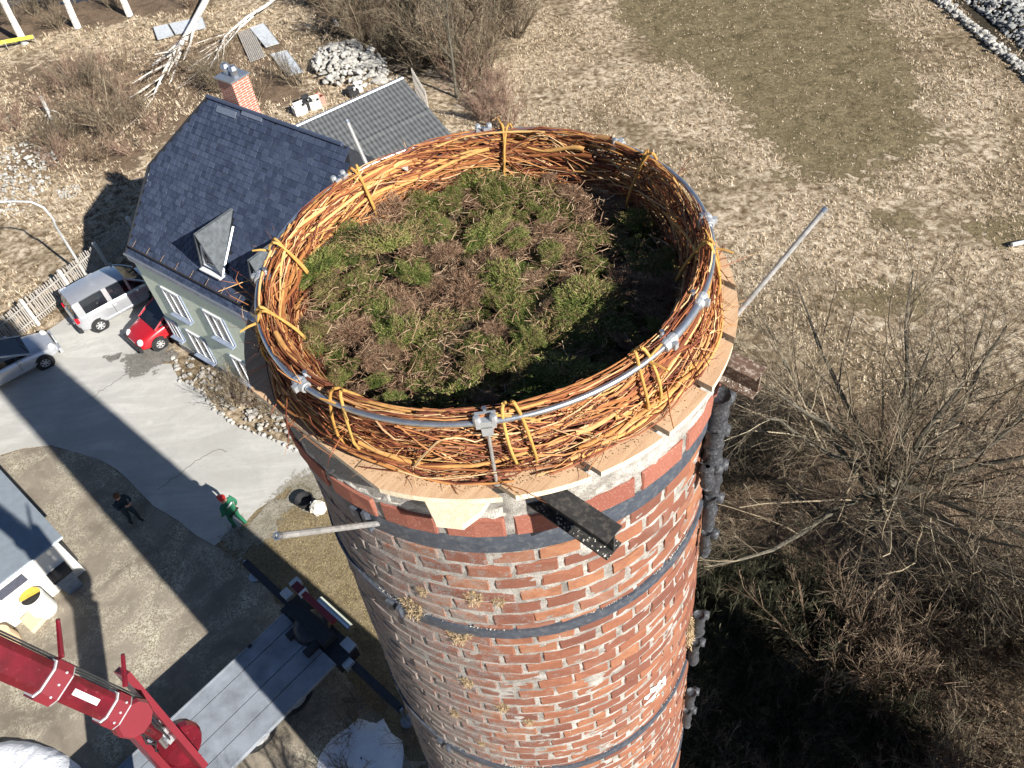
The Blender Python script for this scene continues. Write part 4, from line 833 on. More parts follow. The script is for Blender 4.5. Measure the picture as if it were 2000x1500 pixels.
# silver saloon at the left edge
Lc, Wc = 4.4, 1.76; h = rad(35)
car('parked_car', 'silver low car cut by the left edge, its dark windscreen facing the yard', place(G(93,719), h, Lc/2-.86, -.80), h, Lc, Wc,
    [(-2.2,.70,.32,.85,.6),(-2.0,.85,.24,.98,.78),(-1.0,.88,.22,.98,.82),(.2,.88,.22,.96,.82),(.9,.88,.22,.93,.80),(1.5,.86,.24,.86,.76),(1.95,.78,.26,.74,.66),(2.2,.60,.32,.56,.50)],
    [(-1.9,.76,.60,.96,1.0),(-1.2,.77,.62,.97,1.38),(-.5,.78,.62,.97,1.46),(.2,.77,.61,.96,1.42),(1.15,.72,.62,.92,.95)],
    dict(paint=M['silver'], pillars=[(0,1),(4,3)], panel=[(-.5,-.38)], front=(2.12,.74,.70), back=(-2.1,.8,.85), mirror=(.65,.98,.98), bumper=M['silver']))

# ================================================================== LEFT OUTBUILDING AND YARD OBJECTS
OZ = 2.2; O0 = G(120,1047,OZ); oa = np.array([math.cos(rad(134.3)), math.sin(rad(134.3)), 0]); ob = np.array([math.cos(rad(-135.7)), math.sin(rad(-135.7)), 0])
og = empty('outbuilding', O0*[1, 1, 0], 'low whitewashed outbuilding with a flat blue-grey roof at the left edge', 'building')
mb = MB(); mb.slab([O0, O0+oa*9, O0+oa*9+ob*7, O0+ob*7], .12, UP); mb.build('roof', M['flatroof'], og)
mb = MB(); mb.tube([O0+UP*-.06-oa*.01, O0+ob*7-UP*.06-oa*.01], .035, 6); mb.build('roof_edge', M['tin'], og)
w0 = (O0+oa*.25+ob*.2)*[1, 1, 0]; Wm = np.column_stack([ob, -oa*-1, UP])
mb = MB(); mb.quad(w0+ob*6.6, w0, w0+UP*(OZ-.12), w0+ob*6.6+UP*(OZ-.12)); mb.quad(w0, w0+oa*8.5, w0+oa*8.5+UP*(OZ-.12), w0+UP*(OZ-.12)); mb.build('wall', M['whitewall'], og)
mb = MB(); c = w0+ob*1.75-oa*.03+UP*1.55; mb.box(c, (.9, .05, .35), M=np.column_stack([ob, oa, UP])); mb.build('window', M['blackplate'], og)
mb = MB(); mb.box(w0+oa*2.5-ob*.03+UP*.6, (3.9, .06, 1.1), M=np.column_stack([oa, ob, UP])); mb.build('side_boarding', M['binblack'], og)
# bin
B0 = G(142,1143); bn = empty('wheelie_bin', B0, 'grey wheelie bin with a black lid against the white wall', 'bin', rz=rad(44))
mb = MB(); v = np.array([(-.24,-.26,0),(.24,-.26,0),(.24,.26,0),(-.24,.26,0),(-.29,-.33,.9),(.29,-.33,.9),(.29,.33,.9),(-.29,.33,.9)]); mb.add(v, [(0,3,2,1),(4,5,6,7),(0,1,5,4),(1,2,6,5),(2,3,7,6),(3,0,4,7)]); obj('bin_body', mb.mesh('bin_body', M['bingrey']), bn)
mb = MB(); mb.box((0, 0, .95), (.64, .72, .09)); mb.box((0, .33, 1.0), (.5, .08, .08)); obj('lid', mb.mesh('lid', M['binblack']), bn)
for s in (-1, 1): mb = MB(); mb.lathe((s*.25, .27, .1), [(.001,-.03),(.1,-.03),(.1,.03),(.001,.03)], 12, (1, 0, 0)); obj('wheel', mb.mesh('wheel', M['tyre']), bn)
T0 = G(92,1193); e = empty('water_tank', T0, 'round white water tank with a yellow half-open lid by the white wall', 'tank')
mb = MB(); mb.lathe(T0, [(.001,0),(.33,0),(.36,.1),(.36,.95),(.33,1.0),(.30,1.0),(.30,.85),(.001,.85)], 24); mb.build('tank_body', M['whitewall'], e, smooth=False)
mb = MB(); 
ly = [(.315*math.cos(a), .315*math.sin(a)) for a in np.linspace(0, math.pi, 14)]; ang = rad(30)
mb.slab([T0+[x*math.cos(ang)-y*math.sin(ang), x*math.sin(ang)+y*math.cos(ang), 1.03] for x, y in ly], .03, UP); mb.build('lid', M['yellow'], e)
mb = MB(); mb.slab([T0+[x*math.cos(ang+3.14)-y*math.sin(ang+3.14), x*math.sin(ang+3.14)+y*math.cos(ang+3.14), .95] for x, y in ly], .02, UP); mb.build('dark_opening', M['binblack'], e)
Q = PX([(38,1210),(60,1190),(84,1205),(60,1232)], .25); e = empty('stone_slab', np.mean(Q, 0)*[1, 1, 0], 'square beige stone slab lying in front of the white tank', 'slab'); mb = MB(); mb.slab(Q if np.cross(Q[1]-Q[0], Q[2]-Q[0])[2] > 0 else Q[::-1], .22); mb.build('block', M['sawdust'], e)
T1 = G(20,1260); e = empty('rain_barrel', T1, 'round beige barrel lid beside the stone slab at the left edge', 'barrel'); mb = MB(); mb.lathe(T1, [(.001,0),(.36,0),(.40,.2),(.36,.7),(.001,.72)], 20); mb.build('barrel_body', M['sawdust'], e)
# bucket and sack on the lawn
b0 = G(598,984); e = empty('black_bucket', b0, 'round black tub standing on the lawn close to the chimney', 'tub'); mb = MB(); mb.lathe(b0, [(.001,.02),(.24,.0),(.30,.3),(.32,.31),(.28,.3),(.23,.05),(.001,.04)], 20); mb.build('tub_body', M['binblack'], e)
b1 = G(624,1000); e = empty('white_sack', b1, 'crumpled white sack leaning on the black tub', 'sack')
import bmesh
bm = bmesh.new(); bmesh.ops.create_icosphere(bm, subdivisions=3, radius=.27)
for v in bm.verts: v.co = Vector((v.co.x*1.0, v.co.y*.9, v.co.z*1.2+.25))+v.normal*random.gauss(0, .025)
me = bpy.data.meshes.new('sack_body'); bm.to_mesh(me); bm.free(); me.materials.append(M['sack']); obj('sack_body', me, e)
# snow patches
def snow(px_poly, h, label):
    P = np.array(PX(px_poly)); c = P.mean(0); e_ = empty('snow_heap', c, label, 'snow'); n = len(P); rings = []
    for k, (s, z) in enumerate(((1, 0), (.93, .45), (.75, .8), (.5, .95), (.25, 1.), (.02, 1.02))):
        R = c+(P-c)*s; R = np.concatenate([R[i]+(R[(i+1) % n]-R[i])*np.linspace(0, 1, 6, endpoint=False)[:, None] for i in range(n)]); R += rng.normal(0, .02, R.shape)*(s); R[:, 2] = h*z*rng.uniform(.93, 1.05, len(R)) if k else .0; rings.append(R)
    m_ = len(rings[0]); v = np.concatenate(rings); f = [(j*m_+i, j*m_+(i+1) % m_, (j+1)*m_+(i+1) % m_, (j+1)*m_+i) for j in range(5) for i in range(m_)]
    o = obj('snow_mass', npmesh('snow_mass', v, np.array(f), M['snow'], smooth=True), e_, world=True); s_ = o.modifiers.new('s', 'SUBSURF'); s_.levels = s_.render_levels = 1
snow([(620,1480),(650,1440),(675,1425),(700,1402),(735,1412),(750,1402),(765,1430),(790,1450),(785,1600),(700,1700),(610,1600)], .10, 'patch of old snow in the shade below the chimney, twigs over it')
snow([(-80,1462),(20,1446),(80,1452),(130,1474),(165,1505),(170,1600),(0,1700),(-150,1600)], .45, 'big heap of old snow in the bottom left corner')

# ================================================================== LORRY
t_ = np.array([-.725, -.688, 0]); w_ = np.array([.688, -.725, 0]); LZ = 1.3; L0 = G(555,1200,LZ)
Lm = np.column_stack([t_, w_, UP]); lor = empty('flatbed_lorry', (L0+t_*4+w_*1.15)*[1, 1, 0], 'grey flatbed lorry parked on the yard with its loader crane folded at the tail', 'lorry')
def LPt(a, b, z): return L0+t_*a+w_*b+UP*(z-LZ)
for k, (b0, b1) in enumerate(((0, .42), (.45, 1.22), (1.25, 1.78), (1.81, 2.3))):
    mb = MB(); mb.box(LPt(4.35, (b0+b1)/2, LZ-.03+.006*k), (8.7, b1-b0, .06), M=Lm); mb.build('deck_plank', M['deck'], lor)
mb = MB()
for b in (-.02, 2.32): mb.box(LPt(4.35, b, LZ-.06), (8.7, .05, .16), M=Lm)
mb.build('side_rail', M['deck'], lor)
mb = MB(); mb.box(LPt(4.3, .75, .85), (8.2, .12, .25), M=Lm); mb.box(LPt(4.3, 1.55, .85), (8.2, .12, .25), M=Lm); mb.build('chassis', M['darkmetal'], lor)
for a in (1.3, 2.6, 7.4):
    for b in (.4, 1.8): mb = MB(); mb.lathe(LPt(a, b, .5), [(.001,-.14),(.5,-.14),(.5,.14),(.001,.14)], 20, w_); wo = mb.build('wheel', M['tyre'], lor); mb = MB(); mb.lathe(LPt(a, b, .5), [(.001,-.15),(.26,-.15),(.26,.15),(.001,.15)], 16, w_); mb.build('rim', M['rim'], wo)
mb = MB(); mb.box(LPt(1.25, -.0, LZ+.012), (.12, .10, .03), M=Lm); mb.build('deck_lug', M['darkmetal'], lor)
cb = MB(); v = np.array([(9.2,0,.4),(11.2,0,.4),(11.2,2.3,.4),(9.2,2.3,.4),(9.2,0,2.7),(10.8,0,2.7),(10.8,2.3,2.7),(9.2,2.3,2.7)]); cb.add(np.array([LPt(*q) for q in v]), [(0,3,2,1),(4,5,6,7),(0,1,5,4),(1,2,6,5),(2,3,7,6),(3,0,4,7)]); cb.build('cab', M['cranered'], lor)
# loader crane at the tail
cr_ = empty('loader_crane', (LPt(-.4, 1.1, 0))*[1, 1, 0], 'folded loader crane with faded red arm and black stabiliser legs at the lorry tail', 'crane')
mb = MB(); mb.box(LPt(-.35, 1.1, 1.0), (.7, 2.7, .45), M=Lm); mb.build('crane_base', M['darkmetal'], cr_)
mb = MB(); mb.lathe(LPt(-.25, 1.0, 1.2), [(.001,.42),(.3,.4),(.5,.3),(.55,.1),(.5,0)], 18); mb.build('turret', M['darkmetal'], cr_, smooth=True)
mb = MB(); mb.box(LPt(-.3, 1.0, 1.5), (.45, 1.7, .28), M=Lm); mb.build('slew_box', M['plasticblack'], cr_)
mb = MB(); mb.box(LPt(-.72, .95, 1.85), (.16, 1.45, .16), M=Lm); ar = mb.build('arm', M['cranepink'], cr_)
mb = MB(); mb.box(LPt(-.72, .05, 1.86), (.24, .36, .22), M=Lm); mb.build('arm_head', M['cranered'], cr_)
mb = MB(); mb.box(LPt(-.72, .28, 1.875), (.26, .06, .23), M=Lm); mb.build('arm_strap', M['whiteframe'], cr_)
mb = MB(); mb.box(LPt(-.80, -.25, 1.7), (.3, .26, .2), M=Lm); mb.box(LPt(-.45, -.38, 1.4), (.26, .34, .16), M=Lm); mb.build('valve_block', M['galvdull'], cr_)
mb = MB(); mb.tube([LPt(-.95, .6, 1.5), LPt(-.95, 2.0, 1.5)], .11, 10); mb.build('cylinder', M['chrome'], cr_)
for a in ((.15, .75), (.15, 1.55)): mb = MB(); mb.box(LPt(a[0], a[1], 1.42), (.5, .22, .16), M=Lm); mb.build('bracket', M['plasticblack'], cr_)
for b0_, b1_, zz in ((2.4, 4.6, .95), (-.2, -2.6, .95)):
    mb = MB(); mb.box(LPt(-.35, (b0_+b1_)/2, zz), (.22, abs(b1_-b0_), .2), M=Lm); lg = mb.build('stabiliser_leg', M['darkmetal'], cr_)
    mb = MB(); mb.tube([LPt(-.35, b1_, zz+.1), LPt(-.35, b1_, .05)], .06, 8); mb.lathe(LPt(-.35, b1_, 0.03), [(.001,0),(.2,0),(.2,.06),(.001,.06)], 14); mb.build('foot', M['chrome'], lg)
mb = MB(); mb.box(LPt(-.6, 2.2, 1.15), (.3, .4, .3), M=Lm); mb.box(LPt(-.25, 2.5, 1.05), (.3, .3, .25), M=Lm); mb.build('leg_housing', M['galvdull'], cr_)

# ================================================================== RED BOOM OF THE LIFT
J0 = G(375,1480,6.5); J1 = G(218,1384,9.6); J2 = G(-80,1250,12.2); ax = (J2-J1)/np.linalg.norm(J2-J1)
bm_ = empty('boom_lift', (-10.2,2.2,0), 'bright red telescopic boom of an aerial lift rising at the lower left', 'boom lift')
side = np.cross(ax, (J1-CAM)/np.linalg.norm(J1-CAM)); side /= np.linalg.norm(side); nn = np.cross(side, ax)
if nn @ (CAM-J1) < 0: nn = -nn
def octo(p, q, wd, ht, mat, name, parent):
    d = (q-p)/np.linalg.norm(q-p); v = []
    for c in (p, q):
        for a, b in ((-.5,-.25),(-.25,-.5),(.25,-.5),(.5,-.25),(.5,.3),(.3,.5),(-.3,.5),(-.5,.3)): v.append(c+side*a*wd+nn*b*ht)
    mb = MB(); mb.add(v, [(i, (i+1) % 8, 8+(i+1) % 8, 8+i) for i in range(8)]); 
    mb.f3.append(np.array([(0, i+1, i) for i in range(1, 7)]+[(8, 8+i, 9+i) for i in range(1, 7)])); return mb.build(name, mat, parent)
def bp(px, py):   # point on the boom axis whose picture is nearest to px
    best = None
    for k in np.linspace(-.2, 1.2, 400):
        P = J1+(J2-J1)*k; q = RC@(P-CAM); x = 1000+F*q[0]/q[2]
        if best is None or abs(x-px) < best[0]: best = (abs(x-px), P)
    return best[1]
pA, pB, pC = bp(-150, 0), bp(85, 0), bp(212, 0)
scw = lambda P, pix: pix*(RC@(P-CAM))[2]/F
octo(pA, pB, scw(pB, 66), scw(pB, 56), M['cranered'], 'outer_section', bm_)
octo(pB+ax*.05, pB-ax*scw(pB, 30), scw(pB, 82), scw(pB, 70), M['cranepink'], 'collar', bm_)
octo(pB-ax*.1, pC, scw(pC, 52), scw(pC, 44), M['cranered'], 'inner_section', bm_)
octo(pC+ax*.05, pC-ax*scw(pC, 22), scw(pC, 66), scw(pC, 56), M['cranepink'], 'collar', bm_)
pD = bp(255, 0); octo(pC, pD, scw(pC, 46), scw(pC, 40), M['cranered'], 'head_section', bm_)
for P_, L_ in ((pB, scw(pB, 62)), (pC, scw(pC, 52))):
    mb = MB(); a = P_+side*scw(P_, -45)+nn*.1; mb.tube([a, a+nn*.05-side*L_*.9+ax*L_*.9], [.05, .035], 6); mb.build('hose_guide', M['cranered'], bm_)
mb = MB(); mb.lathe(pD, [(.001,.18),(.30,.18),(.34,.1),(.34,-.1),(.30,-.18),(.001,-.18)], 10, nn); mb.build('joint_block', M['cranepink'], bm_)
for pc_, wd_, ht_, L_ in ((pB, scw(pB, 82), scw(pB, 70), scw(pB, 30)), (pC, scw(pC, 66), scw(pC, 56), scw(pC, 22))):
    octo(pc_-ax*(L_-.02), pc_-ax*(L_+.03), wd_*.96, ht_*.96, M['galvdull'], 'collar_wear_ring', bm_); octo(pc_+ax*.05, pc_+ax*.075, wd_*.9, ht_*.9, M['whiteframe'], 'collar_highlight', bm_)  # the white strip paints a highlight along the collar edge
    for k in (-.3, 0, .3): mb = MB(); mb.lathe(pc_-ax*L_*.5+side*k*wd_+nn*ht_*.5, [(.001,.02),(.02,.018),(.022,0)], 8, nn); mb.build('bolt', M['galvdull'], bm_)
for k in range(3):
    o1 = side*(-scw(pC, 30))-side*.035*k+nn*.02; mb = MB(); mb.tube([pA+(pD-pA)*t+o1+nn*rng.normal(0, .012) for t in np.linspace(.1, 1., 14)], .016, 5); mb.build('hydraulic_hose', M['plasticblack'], bm_)
mb = MB(); q0 = pC+(pB-pC)*.45+nn*(scw(pC, 44)*.5+.004); mb.box(q0, (.5, .10, .006), M=np.column_stack([ax, side, nn])); mb.build('warning_plate', M['whiteframe'], bm_)
# fork frame from the joint down to the lower arm
def zq(px, py, z): return G(px, py, z)
fA = [zq(238,1312,9.4), zq(300,1380,8.4), zq(392,1492,6.6)]; fB = [zq(222,1392,9.2), zq(270,1440,8.2), zq(330,1512,6.6)]
for pth, nm in ((fA, 'fork_beam'), (fB, 'fork_beam')):
    mb = MB(); d = (pth[2]-pth[0]); d = d/np.linalg.norm(d); sd_ = np.cross(d, nn); sd_ /= np.linalg.norm(sd_); Mx = np.column_stack([d, sd_, np.cross(d, sd_)])
    mb.box((pth[0]+pth[2])/2, (np.linalg.norm(pth[2]-pth[0]), .12, .34), M=Mx); mb.build(nm, M['cranepink'], bm_)
mid0, mid1 = (fA[1]+fB[1])/2, (fA[2]+fB[2])/2
mb = MB(); d = mid1-mid0; d /= np.linalg.norm(d); sd_ = np.cross(d, nn); sd_ /= np.linalg.norm(sd_); Mx = np.column_stack([d, sd_, np.cross(d, sd_)]); mb.box(mid0+(mid1-mid0)*.8-nn*.15, (1.4, .62, .12), M=Mx); mb.build('fork_plate', M['cranered'], bm_)
mb = MB(); mb.tube([pD+nn*.02, mid0+(mid1-mid0)*.25], .13, 10); mb.build('ram', M['cranered'], bm_)
mb = MB(); mb.tube([mid0-(mid1-mid0)*.1, mid0+(mid1-mid0)*.5], .05, 8); mb.build('ram_rod', M['chrome'], bm_)
mb = MB()
for k in range(6):
    o1 = rng.normal(0, .12, 3); a = pD+o1*.6; b = mid0+(mid1-mid0)*.45+o1; pts = [a+(b-a)*t+nn*math.sin(t*3.14)*.18+rng.normal(0, .03, 3) for t in np.linspace(0, 1, 7)]; mb.tube(pts, .018, 5)
mb.build('hoses', M['plasticblack'], bm_)
mb = MB()
for p_ in (.15, .3, .45): mb.box(mid0+(mid1-mid0)*p_-sd_*.12+nn*.02, (.16, .14, .1), M=Mx)
mb.build('valve_block', M['galvdull'], bm_)
hb = zq(352,1420,7.4); hc = zq(395,1462,6.6)
mb = MB(); mb.lathe(zq(352,1452,6.9), [(.001,.14),(.38,.14),(.44,.05),(.44,-.12),(.001,-.12)], 20, nn); mb.build('knuckle_cover', M['cranered'], bm_, smooth=False)
mb = MB(); a = zq(362,1500,6.3); mb.box((a+np.array([-10.2,2.2,2.0]))/2, (.5, .6, np.linalg.norm(a-np.array([-10.2,2.2,2.0]))), M=(V(a)-Vector((-10.2,2.2,2.0))).to_track_quat('Z', 'Y').to_matrix()); mb.build('lower_arm', M['cranered'], bm_)
mb = MB(); mb.lathe((-10.2,2.2,0), [(.001,2.1),(.6,2.1),(.8,1.4),(1.0,1.2),(1.0,.1),(.001,.1)], 20); mb.build('turret_base', M['cranered'], bm_)

# ================================================================== PEOPLE
def person(label, feet, head, mats, pose, rz, hat=None):
    """pose: dict of joint -> (x,y,z) in metres, x forward"""
    e = empty('person', feet, label, 'person', rz=rz); me = bpy.data.meshes.new('body')
    J = dict(pel=((0,0,.95),.17), bel=((.02,0,1.10),.155), che=((.03,0,1.33),.19), nk=((.04,0,1.49),.065), hd=((.07,0,1.62),.10), ht=((.07,0,1.70),.085),
        lsh=((.02,.20,1.42),.07), lel=((-.02,.27,1.15),.052), lwr=((.14,.24,.95),.04), lha=((.20,.23,.90),.035), rsh=((.02,-.20,1.42),.07), rel=((-.04,-.27,1.15),.052), rwr=((.02,-.25,.92),.04), rha=((.05,-.25,.86),.035),
        lhi=((0,.10,.90),.115), lkn=((.12,.11,.50),.07), lan=((.08,.11,.10),.05), lto=((.24,.12,.05),.045), rhi=((0,-.10,.90),.115), rkn=((.02,-.11,.50),.07), ran=((-.18,-.11,.14),.05), rto=((-.06,-.12,.04),.045))
    for k, v in pose.items(): J[k] = (v, J[k][1])
    names = list(J); ed = [('pel','bel'),('bel','che'),('che','nk'),('nk','hd'),('hd','ht'),('che','lsh'),('lsh','lel'),('lel','lwr'),('lwr','lha'),('che','rsh'),('rsh','rel'),('rel','rwr'),('rwr','rha'),('pel','lhi'),('lhi','lkn'),('lkn','lan'),('lan','lto'),('pel','rhi'),('rhi','rkn'),('rkn','ran'),('ran','rto')]
    me.from_pydata([J[n][0] for n in names], [(names.index(a), names.index(b)) for a, b in ed], [])
    o = bpy.data.objects.new('tmp', me); link(o); sk = o.modifiers.new('skin', 'SKIN'); sk.use_smooth_shade = True
    for i, n in enumerate(names): me.skin_vertices[0].data[i].radius = (J[n][1], J[n][1]*(.75 if n in ('che', 'bel', 'pel') else 1))
    me.skin_vertices[0].data[0].use_root = True; sb = o.modifiers.new('sub', 'SUBSURF'); sb.levels = sb.render_levels = 2
    dg = bpy.context.evaluated_depsgraph_get(); nm = bpy.data.meshes.new_from_object(o.evaluated_get(dg)); bpy.data.objects.remove(o)
    nm.materials.clear()
    for m_ in (M[mats[0]], M['skin'], M['boot']): nm.materials.append(m_)
    lh, rh = Vector(J['lha'][0]), Vector(J['rha'][0])
    for p in nm.polygons:
        c = p.center; p.use_smooth = True
        p.material_index = 1 if (c.z > 1.50 or (c-lh).length < .075 or (c-rh).length < .075) else (2 if c.z < .13 else 0)
    nm.name = 'body'; b = obj('body', nm, e)
    for hnd, sgn in ((lh, 1), (rh, -1)):       # fingers
        mb = MB()
        for k in range(4): y0 = (k-1.5)*.019; L = (.07, .082, .078, .062)[k]; mb.tube([hnd+Vector((.0, y0, 0)), hnd+Vector((.02, y0, -L*.55)), hnd+Vector((.012, y0, -L))], [.0095, .009, .007], 6)
        mb.tube([hnd+Vector((.01, -sgn*.03, .02)), hnd+Vector((.045, -sgn*.035, -.02)), hnd+Vector((.05, -sgn*.02, -.05))], [.011, .010, .008], 6)
        obj('fingers', mb.mesh('fingers', M['skin'], True), e)
    hd = Vector(J['ht'][0]); mb = MB()
    mb.lathe(hd-Vector((.01, 0, .03)), [(.108,-.03),(.112,.02),(.095,.075),(.05,.11),(.001,.115)], 16)
    if hat: mb.slab([hd+Vector((.07, -.08, .0)), hd+Vector((.17, -.05, -.015)), hd+Vector((.17, .05, -.015)), hd+Vector((.07, .08, .0))], .012, (0, 0, 1))
    obj('hat' if hat else 'hair', mb.mesh('hat' if hat else 'hair', M[hat or 'hair'], True), e)
    f = MB(); f.lathe(hd+Vector((.10, 0, -.07)), [(.001,.035),(.012,.02),(.016,0)], 8, (1, 0, -.2)); obj('nose', f.mesh('nose', M['skin'], True), e)
    f = MB()
    for s in (-1, 1): f.lathe(hd+Vector((.088, s*.034, -.045)), [(.001,.006),(.011,.0)], 8, (1, 0, 0))
    f.box(hd+Vector((.092, 0, -.115)), (.008, .05, .01)); obj('eyes_and_mouth', f.mesh('eyes_and_mouth', M['hair']), e)
    for s in (-1, 1): f = MB(); f.lathe(hd+Vector((0, s*.10, -.06)), [(.001,.012),(.02,.006),(.028,-.006)], 8, (0, s, 0)); obj('ear', f.mesh('ear', M['skin'], True), e)
    return e
hdg = rad(150)
p1_ = person('worker in green work clothes and red cap walking across the concrete', G(470,1027), None, ('coverall',), {}, hdg, 'helmet'); p1_.scale = (1.1, 1.12, 1.0)
mb = MB(); mb.slab([(-.125,-.10,1.40),(-.125,.10,1.40),(-.125,.10,1.33),(-.125,-.10,1.33)], .012, (-1, 0, 0)); obj('back_print', mb.mesh('back_print', M['patchwhite']), p1_)
mb = MB(); mb.box((-.02, 0, .925), (.25, .36, .035)); obj('belt', mb.mesh('belt', M['boot']), p1_)
person('bareheaded person in dark clothes standing in the shadow of the chimney', G(268,1020), None, ('darkclothes',), dict(lel=(.14,.26,1.2), lwr=(.32,.10,1.25), lha=(.36,.05,1.28), rel=(.12,-.26,1.2), rwr=(.3,-.08,1.28), rha=(.35,-.03,1.3)), rad(-30))

# ================================================================== BLOCK ADDED OUT OF FRAME TO SHADE THE THICKET
fd = np.array([math.cos(rad(-64)), math.sin(rad(-64)), 0]); fn = np.array([-fd[1], fd[0], 0]); f0 = np.array([14.0, -2.2, 0])
blk = empty('shade_block', f0, 'plain brick block added out of frame to shade the thicket', 'building')
Q = [f0, f0+fd*10, f0+fd*10-fn*8.0, f0-fn*8.0]
mb = MB(); 
for a, b in zip(Q, Q[1:]+Q[:1]): mb.quad(a, b, b+UP*9, a+UP*9)
mb.build('wall', M['housebrick'], blk); mb = MB(); mb.slab([p+UP*9.2 for p in (Q if np.cross(Q[1]-Q[0], Q[2]-Q[0])[2] > 0 else Q[::-1])], .25, UP); mb.build('roof', M['flatroof'], blk)

# ================================================================== THE TALL BRICK CHIMNEY
PZ = 19.95                                     # top of the boards
rad_at = lambda z: .987+.0404*(22.5-z)
TOP = 19.36                                    # top of the plain courses
chim = empty('brick_chimney', (0, 0, 0), 'tall round red brick chimney with black steel bands carrying the stork nest', 'chimney')
# mortar shaft, slightly uneven
nz, na = 340, 150; zs = np.concatenate([np.linspace(19.90, 13., 250), np.linspace(13., 0, nz-250)]); A_ang = np.linspace(0, 2*np.pi, na, endpoint=False)
AA, ZZ = np.meshgrid(A_ang, zs); RR = rad_at(ZZ)+.0035+rng.normal(0, .0030, AA.shape)
RR[ZZ > 19.53] += .034
v = np.stack([RR*np.cos(AA), RR*np.sin(AA), ZZ], -1).reshape(-1, 3); I = np.arange(nz*na).reshape(nz, na); f = np.stack([I[:-1], np.roll(I, -1, 1)[:-1], np.roll(I, -1, 1)[1:], I[1:]], -1).reshape(-1, 4)[:, ::-1]
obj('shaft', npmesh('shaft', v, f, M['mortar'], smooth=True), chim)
def brick_verts(w, h, dep, r, seed):
    q = np.random.default_rng(seed); c = .007
    # x tangential, y outward, z up; the front face is chamfered
    v = [(-w/2,-dep,-h/2),(w/2,-dep,-h/2),(w/2,-dep,h/2),(-w/2,-dep,h/2),(-w/2,0,-h/2),(w/2,0,-h/2),(w/2,0,h/2),(-w/2,0,h/2),(-w/2+c,c*.9,-h/2+c),(0,c*.9+.004,-h/2+c),(w/2-c,c*.9,-h/2+c),(w/2-c,c*.9,h/2-c),(0,c*.9+.004,h/2-c),(-w/2+c,c*.9,h/2-c)]
    v = np.array(v); v[4:] += q.normal(0, .0024, (10, 3)); return v
BQ = np.array([(4,8,9,9)]) if False else None
bquads = [(0,4,7,3),(1,2,6,5),(3,7,6,2),(0,1,5,4),(4,8,13,7),(10,5,6,11),(8,9,12,13),(9,10,11,12)]
btris = [(4,5,9),(4,9,8),(5,10,9),(6,7,12),(7,13,12),(6,12,11)]
BW, BH, PITCH = .204, .090, .1155
bmesh_var = []
for k in range(10):
    wv = BW*random.uniform(.95, 1.03); hv = BH*random.uniform(.93, 1.04)
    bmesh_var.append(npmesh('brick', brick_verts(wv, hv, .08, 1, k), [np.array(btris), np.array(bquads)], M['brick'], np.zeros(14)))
course = []; z = TOP-PITCH/2; ci = 0
bands_z = [(19.455, .07), (18.585, .045), (16.52, .045), (14.4, .045), (12.2, .045), (9.9, .045), (7.4, .045), (4.8, .045), (2.2, .045)]
cands = []
while z > .1:
    r = rad_at(z); n = int(round(2*math.pi*r/.2265)); off = (ci % 2)*.5+random.uniform(-.08, .08)
    for k in range(n):
        a = 2*math.pi*(k+off)/n+random.gauss(0, .004); cands.append((z, a, r, ci))
    z -= PITCH; ci += 1
def facing(z, a, r):
    P = np.array([r*math.cos(a), r*math.sin(a), z]); n = np.array([math.cos(a), math.sin(a), .04]); d = CAM-P; D = np.linalg.norm(d); q = RC@(P-CAM); px, py = 1000+F*q[0]/q[2], 750+F*q[1]/q[2]
    vis = -60 < px < 2060 and py < 1560
    return (n@d)/D/D/D*4 if vis else -1
cands.sort(key=lambda c: -facing(c[0], c[1], c[2]))
def bmat(z, a, r, jit=1.):
    return Matrix.Translation((r*math.cos(a), r*math.sin(a), z)) @ Matrix.Rotation(a-math.pi/2, 4, 'Z') @ Matrix.Rotation(.04, 4, 'X') @ Matrix.Rotation(random.gauss(0, .010)*jit, 4, 'Y') @ Matrix.Rotation(random.gauss(0, .008)*jit, 4, 'Z')
for c in cands[:300]:
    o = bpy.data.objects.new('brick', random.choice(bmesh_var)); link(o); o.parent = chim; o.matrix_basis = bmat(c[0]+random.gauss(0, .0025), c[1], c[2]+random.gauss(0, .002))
bv = [np.array([v.co[:] for v in m_.vertices]) for m_ in bmesh_var]; bt, bq = np.array(btris), np.array(bquads)
V_, T3, T4, TN, n0 = [], [], [], [], 0
for c in cands[300:]:
    Mx = np.array(bmat(c[0]+random.gauss(0, .0025), c[1], c[2]+random.gauss(0, .002))); v = random.choice(bv) @ Mx[:3, :3].T+Mx[:3, 3]; V_.append(v); T3.append(bt+n0); T4.append(bq+n0); TN.append(np.full(14, random.random())); n0 += 14
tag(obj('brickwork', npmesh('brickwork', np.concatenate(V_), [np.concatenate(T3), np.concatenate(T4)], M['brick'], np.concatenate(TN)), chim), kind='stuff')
# crown course of tall bricks
cw, chh = .262, .130; cz = 19.605; cr0 = rad_at(19.6)+.030; n = int(2*math.pi*cr0/(cw+.032))
cme = [npmesh('crown_brick', brick_verts(cw*random.uniform(.97, 1.02), chh*random.uniform(.96, 1.04), .10, 1, 40+k), [bt, bq], M['crown'], np.zeros(14)) for k in range(4)]
for k in range(n):
    a = 2*math.pi*(k+.35)/n; o = bpy.data.objects.new('crown_brick', random.choice(cme)); link(o); o.parent = chim; o.matrix_basis = bmat(cz, a, cr0+.006, .6)
